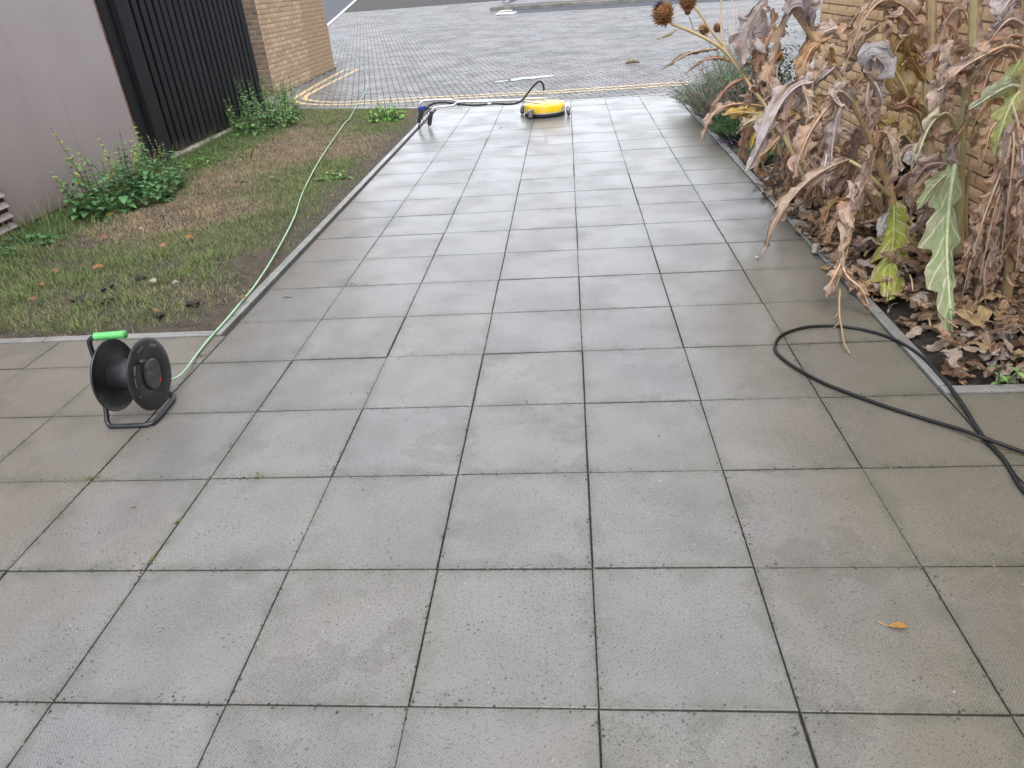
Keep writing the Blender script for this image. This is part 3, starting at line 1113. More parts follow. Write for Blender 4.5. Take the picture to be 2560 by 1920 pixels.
# left: buff brick wall of the building at the corner
XL, YL0, YL1 = -5.05, 11.70, 15.38
t = thing('brick_building', 'buff brick wall corner with a brown return darkened with painted shade beside the black fence', 'building', (0, 0, 0))
MB().box(-9.5, XL-.0062, YL0+.0062, YL1-.012, -.1, 4.0).build('mortar', M['mortar_left'], t)
brick_face(t, (XL, YL0+.004, -.03), (0, 1, 0), (1, 0, 0), YL1-YL0-.004, 53, M['brick_left'], 190, seed=11)
brick_face(t, (XL-1.9, YL0, -.03), (1, 0, 0), (0, -1, 0), 1.892, 53, M['brick_shaded'], 70, seed=21, phase=.1)
MB().box(-8.5, -7, YL0-.0, YL0+.005, 0, 4).build('return_panel', M['mortar_left'], t)
m = MB(); m.box(-5.9, -4.52, 10.42, 11.695, -.1, .012)
tag(m.build('corner_paving', M['kerb'], bevel=.006), kind='structure')

# left: mauve-beige panel wall with louvre
XP = -4.42
t = thing('panel_wall', 'smooth mauve beige panel wall streaked by rain at the left edge', 'wall', (0, 0, 0))
MB().box(XP-.08, XP, -1.0, 6.185, .045, 3.4).build('panel', M['panel'], t)
MB().box(XP-.07, XP-.012, -1.0, 6.185, -.1, .043).build('plinth_gap', M['darkgap'], t)
MB().box(XP-.05, XP+.006, 6.187, 6.20, .25, 3.4).build('edge_trim', M['rust'], t)
lv_y1 = AT(30, 545, 0)[1]
def onx(u, v, x):
    d = ray(u, v); return CAMP+d*((x-CAMP[0])/d[0])
ly1 = onx(20, 530, XP)[1]
zs = [onx(12, 511, XP)[2], onx(24, 538, XP)[2], onx(34, 561, XP)[2]]
print('louvre', ly1, zs)
lv = MB().box(XP+.0005, XP+.0035, 2.9, ly1, zs[2]-.02, zs[0]+.16).build('louvre', M['darkgap'], t)
for i in range(6):
    z = zs[2]+i*(zs[0]-zs[2])/2-.012
    m = MB()
    m.add([(XP+.004, 2.9, z+.035), (XP+.040, 2.9, z), (XP+.040, ly1-.004, z), (XP+.004, ly1-.004, z+.035),
           (XP+.004, 2.9, z+.031), (XP+.040, 2.9, z-.006), (XP+.040, ly1-.004, z-.006), (XP+.004, ly1-.004, z+.031)],
          [(0, 1, 2, 3), (7, 6, 5, 4), (1, 5, 6, 2), (0, 3, 7, 4), (3, 2, 6, 7), (0, 4, 5, 1)])
    m.build('louvre_blade', M['louvre'], lv)
MB().box(XP+.001, XP+.012, ly1-.002, ly1+.012, zs[2]-.03, zs[0]+.17).build('louvre_frame', M['louvre'], lv)

# left: black timber fence of upright boards
t = thing('slat_fence', 'black stained timber fence of close upright boards', 'fence', (0, 0, 0))
XF = -4.40
MB().box(XF-.06, XF-.035, 6.62, 9.55, .06, 3.2).build('backing', M['darkgap'], t)
m = MB(); m.box(XF-.10, XF+.0, 6.205, 6.37, .0, 3.2); m.build('post', M['timber'], t, bevel=.006)
m = MB(); m.box(XF-.08, XF+.055, 6.40, 6.60, .0, 3.2); m.build('post', M['timber'], t, bevel=.006)
y = 6.65
i = 0
while y < 9.48:
    wb = .098
    m = MB(); m.box(-.014, .014, -wb/2, wb/2, 0, 3.1)
    o = m.build('slat', M['timber'], t, bevel=.004)
    o.location = (XF-.012+rnd.uniform(-.003, .003), y+wb/2, .09+rnd.uniform(-.02, .02))
    o.rotation_euler = (rnd.uniform(-.003, .003), 0, rnd.uniform(-.03, .03))
    y += .145
MB().box(XF-.09, XF+.01, 9.50, 9.56, .02, 3.2).build('post', M['timber'], t, bevel=.005)
m = MB(); m.box(XF-.12, XF+.06, 6.62, 9.56, -.1, .055)
m.build('concrete_ledge', M['ledge'], t, bevel=.012)

# ------------------------------------------------------------------ cable reel
RX = Matrix.Rotation(math.pi/2, 4, 'Y')                # lathe axis z -> x
t = thing('cable_reel', 'empty black cable reel on a bent tube stand with green grip', 'cable reel', (-1.84, 1.36, 0))
cx, cy, cz = 0.0, 0.0, .196
def disc_prof(r, outer):
    # dished disc, rolled rim
    return [(.002, .004), (.060, .004), (.075, .010), (.128, .012), (.140, .007), (r, .004), (r+.002, .000), (r, -.004), (.138, .001), (.128, .006), (.075, .004), (.060, -.002), (.002, -.002)]
def spool_part(name, prof, x, n=56, mat='blackplastic'):
    return MB().lathe(prof, n, Matrix.Translation((x, cy, cz)) @ RX).build(name, M[mat], t, smooth=True)
d1 = spool_part('flange', [(r, -z) for r, z in disc_prof(.148, 1)], -.075)
d2 = spool_part('flange', disc_prof(.148, 1), .075)
for d_ in (d1, d2):
    md = d_.modifiers.new('edge', 'EDGE_SPLIT'); md.split_angle = math.radians(50)
spool_part('drum', [(.062, -.075), (.066, -.07), (.066, .07), (.062, .075)], 0)
spool_part('axle', [(.012, -.145), (.012, .08)], 0, 16)
# socket panel, an upright oblong on the outer flange
def oblong(m, x0, x1, hw, hh, yc, zc, tilt, n=40):
    V = []
    for x, sc in ((x0, 1.0), (x1-.003, 1.0), (x1, .93)):
        for k in range(n):
            a = 2*math.pi*k/n
            e = 2.6
            yy = hw*sc*abs(math.cos(a))**(2/e)*(1 if math.cos(a) >= 0 else -1)
            zz = hh*sc*abs(math.sin(a))**(2/e)*(1 if math.sin(a) >= 0 else -1)
            V.append((x, yc+yy*math.cos(tilt)-zz*math.sin(tilt), zc+yy*math.sin(tilt)+zz*math.cos(tilt)))
    F = []
    for r in (0, 1):
        for k in range(n):
            F.append((r*n+k, r*n+(k+1) % n, (r+1)*n+(k+1) % n, (r+1)*n+k))
    F.append(tuple(range(2*n, 3*n)))
    return m.add(V, F)
sp = oblong(MB(), .078, .094, .047, .062, .002, cz, -.25).build('socket_panel', M['greyplastic'], t)
for sy, sz in ((-.022, .034), (.022, .030), (-.022, -.012), (.020, -.018)):
    hm = MB()
    for dy, dz in ((0, .012), (-.008, -.004), (.008, -.004)):
        hm.box(.0942, .0948, .002+sy+dy-.0022, .002+sy+dy+.0022, cz+sz+dz-.0024, cz+sz+dz+.0024)
    hm.build('socket', M['darkgap'], sp)
MB().box(.0942, .0975, .016, .026, cz-.046, cz-.032).build('switch', M['red'], sp, bevel=.001)
pm = MB()
for a0, a1, r_ in ((-2.3, -1.95, .120), (-2.28, -2.0, .113), (-1.55, -1.2, .125), (-.35, -.05, .122), (-.75, -.45, .118), (.25, .33, .128), (-.74, -.5, .124)):
    a = a0
    while a < a1:
        b_ = a+.028
        V = []
        for aa, rr in ((a, r_), (b_, r_), (b_, r_+.0028), (a, r_+.0028)):
            V.append((.0888, -rr*math.sin(aa+1.57), cz+rr*math.cos(aa+1.57)))
        pm.add(V, [(0, 1, 2, 3)]); a += .045
for yy, zz in ((-.03, .05), (-.028, .022), (.0, .004)):
    pm.box(.0943, .0947, yy-.004, yy+.003, cz+zz-.001, cz+zz+.001)
pm.build('print_marks', M['print'], t)['kind'] = 'stuff'
MB().tube([(.082, -.055, cz+.085), (.112, -.055, cz+.085)], .009, 14).build('winding_knob', M['blackplastic'], t, smooth=True)
fr = [(-.098, .012, .365), (-.118, .008, .362), (-.132, .004, .345), (-.134, 0, .30), (-.134, -.012, .20), (-.128, -.06, .07), (-.124, -.083, .030), (-.112, -.096, .011), (-.09, -.098, .0105), (.03, -.096, .0105), (.058, -.088, .0105), (.072, -.06, .0105), (.062, .09, .0105), (.052, .125, .0105), (.03, .155, .0105), (-.01, .165, .0105), (-.10, .165, .0105)]
MB().tube(crom(fr, 120), .0098, 14).build('stand_tube', M['tubeblack'], t, smooth=True)
gp_ = MB()
n = 60
pts = [(-.105+.128*i/(n-1), .014, .3655+.006*i/(n-1)) for i in range(n)]
rad = [(.0165 if i < 4 or i > n-4 else .0150+.0011*math.sin(i*1.25)) for i in range(n)]
gp_.tube(pts, rad, 22).build('grip', M['greengrip'], t, smooth=True)

# green cable from the reel across the lawn to the building
cp = [(-1.86, 1.46, .10), (-1.815, 1.60, .045)]
for u, v, z in ((494, 883, .012), (525, 844, .014), (564, 801, .018), (600, 758, .022), (638, 712, .02), (688, 634, .025), (735, 544, .03), (758, 478, .03), (801, 396.6, .03), (859, 311, .03), (874, 295.7, .03)):
    cp.append(tuple(G(u, v, z)))
for u, v in ((890, 268), (906, 244), (917, 222), (919.7, 203.4), (915, 188), (906, 173.6), (890, 150), (873.6, 130), (850, 111), (830, 97.6), (812, 86)):
    p = GR(u, v); cp.append((p[0], p[1], p[2]+.009))
tag(MB().tube(crom(cp, 420), .0050, 10).build('power_cable', M['cable'], smooth=True), 'pale green power cable trailing from the reel across lawn and lane', 'cable')

# black hose loop on the slabs at the right
hp = [(2640, 1300), (2560, 1228.6), (2511, 1150.5), (2455.5, 1088.7), (2397, 997.6), (2348, 935.7), (2299, 886.9), (2234, 847.9), (2169, 826.7), (2104, 816), (2042, 815), (1996.7, 821.8), (1954, 838), (1938, 861), (1941, 880), (1967.4, 904.8), (2003, 927.6), (2061.8, 958.5), (2136.6, 987.8), (2218, 1017), (2315.6, 1048), (2397, 1072.4), (2455.5, 1093.6), (2560, 1131), (2680, 1175)]
pts = []
for i, (u, v) in enumerate(hp):
    z = .0085
    if i in (22,): z = .021
    if i in (21, 23): z = .014
    if 4 <= i <= 6: z = .014
    pts.append(tuple(G(u, v, z)))
tag(MB().tube(crom(pts, 300), .0070, 12).build('rubber_hose', M['hose'], smooth=True), 'black rubber hose looped on the slabs beside the planting bed', 'hose')

# ------------------------------------------------------------------ rotary surface cleaner
MXc, MYc = -.322, 8.13
t = thing('surface_cleaner', 'round yellow rotary surface cleaner with long silver handle laid on the slabs', 'surface cleaner', (MXc, MYc, 0))
MB().lathe([(.232, .004), (.246, .006), (.247, .045), (.20, .045)], 56).build('brush_skirt', M['brush'], t, smooth=True)
MB().lathe([(.236, .046), (.2525, .046), (.2535, .056), (.2505, .058), (.236, .058)], 56).build('rim_band', M['alu'], t)
dk = MB().lathe([(.235, .0582), (.250, .060), (.2503, .128), (.246, .137), (.236, .1415), (.17, .148), (.08, .152), (.002, .153)], 64).build('deck', M['yellow'], t, smooth=True)
dk.modifiers.new('edge', 'EDGE_SPLIT').split_angle = math.radians(45)
for a in (-1.45, -1.2, -2.0):
    MB().tube([(.2505*math.cos(a), .2505*math.sin(a), .075), (.2545*math.cos(a), .2545*math.sin(a), .075)], .006, 8).build('screw', M['steel'], dk)
def caster(ax, ay, ang):
    a0 = math.atan2(ay, ax)
    R_ = Matrix.Rotation(a0, 4, 'Z')
    m = MB(); m.box(.246, .335, -.018, .018, .098, .104, R_); m.box(.2535, .259, -.026, .026, .066, .112, R_)
    b = m.build('caster_bracket', M['steel'], t, bevel=.002)
    L = Matrix.Translation((.315*math.cos(a0), .315*math.sin(a0), 0)) @ Matrix.Rotation(ang, 4, 'Z')
    m = MB(); m.box(-.014, .024, -.0185, -.0155, .030, .086, L); m.box(-.014, .024, .0155, .0185, .030, .086, L); m.box(-.016, .018, -.0185, .0185, .084, .090, L)
    m.tube([tuple(L @ Vector((0, 0, .09))), tuple(L @ Vector((0, 0, .112)))], .008, 10)
    m.build('fork', M['steel'], b)
    W = L @ Matrix.Translation((.014, 0, .0335)) @ Matrix.Rotation(math.pi/2, 4, 'X')
    MB().lathe([(.024, -.0125), (.031, -.010), (.0325, 0), (.031, .010), (.024, .0125)], 24, W).build('wheel', M['greyplastic'], b, smooth=True)
caster(-.17, -.25, .4); caster(.27, -.13, -1.2); caster(-.25, .14, 2.4)
def K5(x, y, yy):
    p = AT(1000+.20796*x, 180+.20796*y, yy)
    return (p[0]-MXc, p[1]-MYc, p[2])
b1 = [(1775, 372, 8.06), (1560, 360, 8.05), (1390, 340, 8.02), (1000, 356, 7.95), (740, 362, 7.88), (690, 366, 7.87), (640, 400, 7.82), (600, 408, 7.81), (450, 421, 7.78), (408, 436, 7.765), (385, 462, 7.755), (376, 490, 7.75)]
b2 = [(1712, 316, 8.18), (1500, 322, 8.15), (1400, 334, 8.06), (1000, 345, 7.99), (700, 350, 7.92), (560, 335, 7.88), (320, 342, 7.84), (262, 358, 7.825), (236, 385, 7.81), (230, 425, 7.80)]
for bb in (b1, b2):
    MB().tube(crom([K5(*p) for p in bb], 90), .0125, 12).build('handle_tube', M['alu'], t, smooth=True)
m = MB()
for p in (K5(1775, 372, 8.06), K5(1712, 316, 8.18)):
    m.box(p[0]-.035, p[0]+.03, p[1]-.018, p[1]+.018, .146, max(.16, p[2]+.014))
m.build('pivot_bracket', M['brass'], t, bevel=.003)
sw = MB().tube([(0, .01, .150), (0, .01, .20)], .030, 8).build('swivel', M['brass'], t, bevel=.003)
MB().tube([(0.0, .01, .20), (0, .01, .245), (-.002, .01, .285)], .0115, 12).build('hose_coupling', M['steel'], sw, smooth=True)
hs = [(-.002, .01, .28)]+[K5(*p) for p in ((1728, 180, 8.13), (1712, 135, 8.12), (1685, 114, 8.11), (1650, 126, 8.10), (1600, 175, 8.08), (1540, 250, 8.05), (1470, 335, 8.02), (1400, 375, 7.99), (1300, 387, 7.96), (1180, 382, 7.93), (1075, 386, 7.92), (980, 396, 7.90), (860, 400, 7.88), (720, 388, 7.86), (620, 374, 7.84), (520, 366, 7.82), (430, 372, 7.80), (370, 394, 7.78), (335, 425, 7.77), (318, 450, 7.76))]
MB().tube(crom(hs, 160), .0118, 12).build('pressure_hose', M['hose'], t, smooth=True)
c_ = K5(1072, 384, 7.92)
MB().tube([(c_[0]-.028, c_[1], c_[2]), (c_[0]+.028, c_[1], c_[2])], .0165, 12).build('hose_clip', M['alu'], t, smooth=True)
def slab_between(name, a, b, wd, dp, mat, parent, bev=.006):
    a, b = Vector(a), Vector(b)
    d = (b-a)
    R_ = d.to_track_quat('Z', 'X').to_matrix().to_4x4()
    m = MB(); m.box(-wd/2, wd/2, -dp/2, dp/2, 0, d.length, Matrix.Translation(a) @ R_)
    return m.build(name, M[mat], parent, bevel=bev)
g1 = slab_between('grip', K5(380, 472, 7.75), K5(352, 640, 7.74), .045, .055, 'blackplastic', t)
g2 = slab_between('grip', K5(262, 446, 7.79), K5(226, 612, 7.78), .045, .050, 'blackplastic', t)
slab_between('grip_cap', K5(215, 452, 7.775), K5(318, 424, 7.79), .05, .045, 'bluecap', g2, .008)
lp = [K5(*p) for p in ((318, 450, 7.76), (285, 480, 7.765), (268, 540, 7.77), (285, 600, 7.765), (312, 618, 7.76), (336, 590, 7.76), (338, 530, 7.76), (318, 470, 7.76))]
MB().tube(crom(lp, 40), .0045, 8).build('trigger_guard', M['tubeblack'], t, smooth=True)
MB().tube(crom([K5(*p) for p in ((330, 455, 7.76), (300, 520, 7.75), (318, 560, 7.755), (286, 606, 7.76))], 24), .004, 8).build('trigger', M['steel'], t, smooth=True)
e1 = K5(231, 640, 7.76)
MB().tube([e1, (e1[0], e1[1]-.005, .05)], .010, 10).build('end_stem', M['steel'], t, smooth=True)
W = Matrix.Translation((e1[0], e1[1]-.012, .027)) @ Matrix.Rotation(math.pi/2, 4, 'Y')
MB().lathe([(.018, -.009), (.025, -.007), (.026, 0), (.025, .007), (.018, .009)], 20, W).build('end_wheel', M['greyplastic'], t, smooth=True)
e2 = K5(348, 645, 7.74)
MB().tube([e2, (e2[0]-.004, e2[1], .006)], .009, 10).build('end_stem', M['steel'], t, smooth=True)

# ------------------------------------------------------------------ leaf building
TAN, TAN2, MAUVE, PALE, OCHRE, BROWN = (.43, .26, .16), (.49, .335, .225), (.42, .335, .31), (.58, .475, .385), (.47, .29, .09), (.26, .13, .07)
def vadd(a, b, f=1.0): return np.array(a)+f*np.array(b)
def leaf_geo(pts, hw, seed, lobes=7, depth=.62, curl=6.0, fold=.35, crumple=.25, roll=0.0, twist=0.0, cols=(TAN, TAN2), nsl=9, nt_=5, sweep_=.5, sides=(1, 1), env=None, facing=None, edge=None, tipcol=None):
    """one blade along pts: lobed outline, folded about the midrib, rolled edges, crumpled"""
    ns = max(14, int(lobes*nsl)) if lobes else 16
    P = crom(pts, ns)
    T, _ = frames(P)
    L = sum(np.linalg.norm(b-a) for a, b in zip(P[:-1], P[1:]))
    face = np.array(facing if facing is not None else CAMP-P[len(P)//2])
    face = face/np.linalg.norm(face)
    nn = face-np.dot(face, T[0])*T[0]
    if np.linalg.norm(nn) < .1: nn = np.cross(T[0], (1, 0, 0))
    Nn = []
    u = nn
    for t_ in T:
        u = u-np.dot(u, t_)*t_; u = u/(np.linalg.norm(u)+1e-9); Nn.append(u.copy())
    r = random.Random(seed)
    ph = (r.random(), r.random())
    V, UV, COL, F = [], [], [], []
    so = seed*3.17
    js = list(range(-nt_, nt_+1))
    for i in range(ns):
        s = i/(ns-1)
        a = roll+twist*s+.35*mnoise.noise((s*2.3, so, 0))
        n_ = Nn[i]*math.cos(a)+np.cross(T[i], Nn[i])*math.sin(a)
        b_ = np.cross(n_, T[i])
        e = (math.sin(math.pi*min(1, (s*.93+.07)))**.75)*(1-.25*s) if env is None else env(s)
        kap = curl*(1+.8*mnoise.noise((s*3.1, so, 4)))
        for j in js:
            tt = j/nt_
            sd_ = 0 if tt < 0 else 1
            if lobes:
                p = (s*lobes+ph[sd_]) % 1.0
                shp = (p/.72)**.7 if p < .72 else max(0, (1-p)/.28)**1.2
                big = .75+.5*r.random() if False else 1+.28*mnoise.noise((math.floor(s*lobes+ph[sd_])*1.7, so, sd_*9))
                wdt = hw*e*((1-depth)+depth*shp)*big
                wdt *= 1+.10*mnoise.noise((s*30, so, sd_*5))
            else:
                wdt = hw*e*(1+.18*mnoise.noise((s*9, so, sd_*5)))
            wdt *= sides[sd_]
            x = abs(tt)*wdt
            fa = fold*(1+.7*mnoise.noise((s*2.7, so, 11+sd_)))
            kk = max(.01, abs(kap))
            ang = x*kk
            lx = math.sin(min(ang, 2.9))/kk
            lz = (1-math.cos(min(ang, 2.9)))/kk*(1 if kap > 0 else -1)
            cx_, cz_ = lx*math.cos(fa)-lz*math.sin(fa), lx*math.sin(fa)+lz*math.cos(fa)
            q_ = P[i]+b_*(cx_*(1 if tt > 0 else -1))+n_*(-cz_)+T[i]*(x*sweep_)
            am = crumple*hw*(.25+.75*abs(tt))
            f1, f2 = 1.5/max(hw, .02), 4.5/max(hw, .02)
            w3 = mnoise.noise_vector((q_[0]*f1+so, q_[1]*f1, q_[2]*f1))
            w4 = mnoise.noise_vector((q_[0]*f2+so, q_[1]*f2, q_[2]*f2))
            q_ = q_+am*np.array(w3)+am*.4*np.array(w4)
            q_ = q_+n_*(hw*crumple*.9*abs(tt)**.5*mnoise.noise((s*3.2+so, tt*2.6+so, 17)))
            V.append(q_)
            UV.append((s, tt))
            m_ = .5+.5*mnoise.noise((s*5+so, tt*2, 2))
            c_ = np.array(cols[0])*(1-m_)+np.array(cols[1])*m_
            if len(cols) > 2:
                k3 = max(0, min(1, (mnoise.noise((s*3+so, tt*2.5, 7))-.05)*3)); c_ = c_*(1-k3)+np.array(cols[2])*k3
            if edge is not None:
                ke = max(0, min(1, (abs(tt)-.55)*2.2+.5*mnoise.noise((s*8+so, tt*3, 1)))); c_ = c_*(1-ke)+np.array(edge)*ke
            if tipcol is not None:
                c_ = c_*(1-s)+np.array(tipcol)*s
            COL.append(tuple(c_))
    w_ = len(js)
    for i in range(ns-1):
        for j in range(w_-1):
            a = i*w_+j
            F.append((a, a+w_, a+w_+1, a+1))
    return V, F, COL, UV, P, L

WF, CF = 1.18, 1.12
def leaf(parent, pts, hw, seed, mat='dry', rib=.006, ribcol=None, label=None, name='leaf', **kw):
    if mat == 'dry':
        hw *= WF
        kw['depth'] = kw.get('depth', .62)*.75
        if kw.get('lobes', 7) > 3: kw['lobes'] = max(3, round(kw.get('lobes', 7)*.65))
        kw['nsl'] = 12
        kw['crumple'] = kw.get('crumple', .3)*1.2
    V, F, COL, UV, P, L = leaf_geo(pts, hw, seed, **kw)
    if mat == 'dry': COL = [tuple(min(.8, x*CF) for x in c_) for c_ in COL]
    o = MB().add(V, F, COL, UV).build(name, M[mat], parent, smooth=True)
    if rib:
        n = len(P)
        rc = ribcol or tuple(min(1, 1.15*x) for x in kw.get('cols', (TAN,))[0])
        nseed = len(P)
        st_ = max(1, n//26)
        Q_ = P[::st_]
        MB().tube(Q_, [rib*(1-.85*i/(len(Q_)-1))+.0006 for i in range(len(Q_))], 7, col=rc).build('midrib', M['stem'], o, smooth=True)
    if label: o['label'] = label
    return o

def pix(*p):       # (x, y, depth) picked in the right-hand view, to places
    return [tuple(AT(*c3(x, y), d)) for x, y, d in p]

def stem(parent, pts, r0, r1, col, ribs=9, amp=.09, n=60, name='stem', seg=18):
    P = crom(pts, n)
    P = [p+.004*np.array(mnoise.noise_vector((p[0]*6, p[1]*6, p[2]*6))) for p in P]
    return MB().tube(P, [r0+(r1-r0)*i/(n-1) for i in range(n)], seg, ribs=ribs, ribamp=amp, col=tuple(min(.8, x*1.05) for x in col)).build(name, M['stem'], parent, smooth=True)

def flower_head(parent, c, axis, R_, seed, purple=False, tan=(.40, .20, .085), name='flower_head', n=190):
    """globe of overlapping pointed bracts"""
    r = random.Random(seed)
    ax = Vector(axis).normalized()
    Q_ = ax.to_track_quat('Z', 'X').to_matrix().to_4x4()
    Mx = Matrix.Translation(Vector(c)) @ Q_
    core = MB().lathe([(.10*R_, -.95*R_), (.55*R_, -.75*R_), (.82*R_, -.3*R_), (.84*R_, .15*R_), (.66*R_, .6*R_), (.38*R_, .88*R_), (.10*R_, .95*R_)], 18, Mx, col=(.12, .06, .03)).build(name, M['stem'], parent, smooth=True)
    m = MB()
    for i in range(n):
        f = (i+.5)/n
        ph = math.acos(1-1.86*f)          # from the base upward
        th = i*2.39996
        z = -math.cos(ph)
        rr = math.sin(ph)
        p = Vector((rr*math.cos(th)*.86*R_, rr*math.sin(th)*.86*R_, z*.93*R_))
        out = Vector((rr*math.cos(th), rr*math.sin(th), z*.55)).normalized()
        up = Vector((0, 0, 1))
        d = (out*(.75+.3*r.random())+up*(.85-.45*abs(z))+Vector((r.uniform(-.3, .3), r.uniform(-.3, .3), r.uniform(-.35, .25)))).normalized()
        ln = R_*r.uniform(.40, .68)*(.8+.3*rr)
        wd = R_*.135*r.uniform(.8, 1.2)
        sdv = d.cross(out)
        if sdv.length < .01: sdv = Vector((1, 0, 0))
        sdv.normalize()
        nrm = sdv.cross(d).normalized()
        a, b, e, tip = p-d*ln*.25, p+d*ln*.30, p+d*ln*.62, p+d*ln+nrm*ln*r.uniform(-.12, .25)
        V = [a-sdv*wd*.8, a+sdv*wd*.8, b-sdv*wd+nrm*.0, b+nrm*wd*.5, b+sdv*wd, e-sdv*wd*.45, e+nrm*wd*.25, e+sdv*wd*.45, tip]
        k = r.uniform(.6, 1.35)
        c0 = tuple(x*k for x in tan); c1 = tuple(min(1, x*k*1.35+.02) for x in tan); c2 = (.22*k, .10*k, .045*k)
        m.add([tuple(Mx @ v) for v in V], [(0, 1, 4, 3), (0, 3, 2), (2, 3, 6, 5), (3, 4, 7, 6), (5, 6, 8), (6, 7, 8)], [c2, c2, c0, c1, c0, c0, c1, c0, c2])
    b = m.build('bracts', M['foliage'], core); b['kind'] = 'stuff'
    if purple:
        m = MB()
        for i in range(170):
            th, q_ = r.uniform(0, 6.28), math.sqrt(r.random())
            p = Vector((q_*.42*R_*math.cos(th), q_*.42*R_*math.sin(th), .78*R_))
            d = Vector((q_*.55*math.cos(th)+r.uniform(-.15, .15), q_*.55*math.sin(th)+r.uniform(-.15, .15), 1)).normalized()
            tip = p+d*R_*r.uniform(.55, .85)
            s_ = d.cross(Vector((r.uniform(-1, 1), r.uniform(-1, 1), .1))).normalized()*R_*.022
            k = r.uniform(.6, 1.3)
            m.add([tuple(Mx @ v) for v in (p-s_, p+s_, tip)], [(0, 1, 2)], (.075*k, .028*k, .065*k))
        b = m.build('florets', M['foliage'], core); b['kind'] = 'stuff'
    return core

STC, STG = (.38, .29, .135), (.33, .33, .14)
# ---- plant A: leaning thistle stalk over the path
a0 = G(*c3(870, 895), .02)
A = thing('cardoon', 'withered cardoon leaning over the path with brown thistle heads', 'cardoon', tuple(a0), group='withered cardoons in the bed')
A.location = (0, 0, 0)
stem(A, [tuple(a0)]+pix((770, 770, 3.62), (690, 620, 3.75), (600, 460, 3.88), (540, 380, 3.95), (480, 290, 4.02), (420, 212, 4.08), (350, 165, 4.12), (270, 128, 4.16), (195, 98, 4.2)), .017, .0085, STC)
flower_head(A, AT(*c3(163, 60), 4.21), (-.55, 0, .85), .061, 1, purple=True)
stem(A, pix((425, 215, 4.08), (405, 180, 4.1), (362, 130, 4.12), (330, 80, 4.14), (285, 20, 4.16)), .008, .006, STC, n=30)
flower_head(A, AT(*c3(266, 2), 4.18), (-.3, 0, 1), .051, 2, tan=(.42, .21, .09))
stem(A, pix((330, 120, 4.2), (290, 125, 4.22), (270, 70, 4.24)), .004, .003, (.28, .24, .18), n=20, seg=10)
flower_head(A, AT(*c3(264, 48), 4.25), (.1, 0, 1), .021, 3, n=80)
stem(A, pix((395, 190, 4.1), (350, 150, 4.22), (335, 140, 4.3)), .004, .003, (.3, .26, .2), n=20, seg=10)
flower_head(A, AT(*c3(332, 124), 4.32), (.0, -.3, 1), .034, 5, n=120, tan=(.46, .25, .10))
flower_head(A, AT(*c3(388, 116), 4.4), (.3, -.2, 1), .028, 6, n=110, tan=(.40, .19, .08))
stem(A, pix((430, 225, 4.08), (405, 150, 4.2), (402, 90, 4.25), (405, 0, 4.3)), .0065, .005, (.40, .30, .18), n=30, seg=12)
stem(A, pix((470, 270, 4.03), (440, 160, 4.3), (455, 60, 4.4), (440, -30, 4.5)), .005, .004, (.42, .36, .28), n=30, seg=12)
# leaves of A, spiny and narrow
SP = dict(lobes=9, depth=.6, curl=22, fold=.7, crumple=.35, sweep_=.7)
leaf(A, pix((392, 200, 4.1), (330, 208, 4.08), (270, 222, 4.06), (205, 258, 4.03), (150, 295, 4.0)), .026, 11, cols=((.30, .21, .13), (.42, .36, .33), (.18, .10, .06)), **SP)
leaf(A, pix((440, 256, 4.05), (395, 240, 4.0), (340, 250, 3.98), (290, 280, 3.97), (258, 306, 3.97)), .026, 12, cols=((.28, .15, .09), (.44, .36, .32), BROWN), **SP)
leaf(A, pix((225, 120, 4.18), (195, 140, 4.15), (165, 152, 4.13), (132, 163, 4.11)), .011, 13, lobes=4, depth=.4, curl=20, fold=.6, crumple=.3, cols=((.34, .28, .09), (.42, .34, .12)), rib=.002)
leaf(A, pix((495, 325, 3.98), (445, 352, 3.94), (410, 385, 3.92), (375, 440, 3.9), (348, 485, 3.9)), .036, 14, cols=((.27, .14, .07), (.42, .34, .3), BROWN), **SP)
leaf(A, pix((575, 440, 3.88), (500, 432, 3.84), (440, 435, 3.82), (385, 460, 3.80), (350, 510, 3.79), (318, 592, 3.78)), .045, 15, lobes=8, depth=.6, curl=16, fold=.6, crumple=.4, cols=(TAN, MAUVE, TAN2))
leaf(A, pix((600, 470, 3.86), (545, 470, 3.8), (480, 465, 3.77), (405, 478, 3.75)), .048, 16, lobes=4, depth=.65, curl=7, fold=.3, crumple=.3, cols=((.50, .32, .05), (.55, .42, .16), (.42, .20, .06)), ribcol=(.6, .52, .25))
leaf(A, pix((610, 500, 3.84), (560, 495, 3.78), (510, 510, 3.75), (465, 555, 3.72)), .055, 17, lobes=5, depth=.75, curl=9, fold=.35, crumple=.3, cols=(PALE, (.58, .46, .22), TAN2), ribcol=(.6, .55, .35))
leaf(A, pix((560, 540, 3.8), (540, 570, 3.78), (525, 615, 3.76)), .026, 18, lobes=4, depth=.6, curl=8, fold=.4, crumple=.3, cols=((.50, .40, .08), (.40, .33, .07)))
leaf(A, pix((615, 455, 3.86), (575, 380, 3.95), (562, 330, 4.0), (560, 270, 4.05), (590, 215, 4.1)), .030, 19, cols=((.40, .30, .17), (.45, .34, .22), BROWN), **SP)
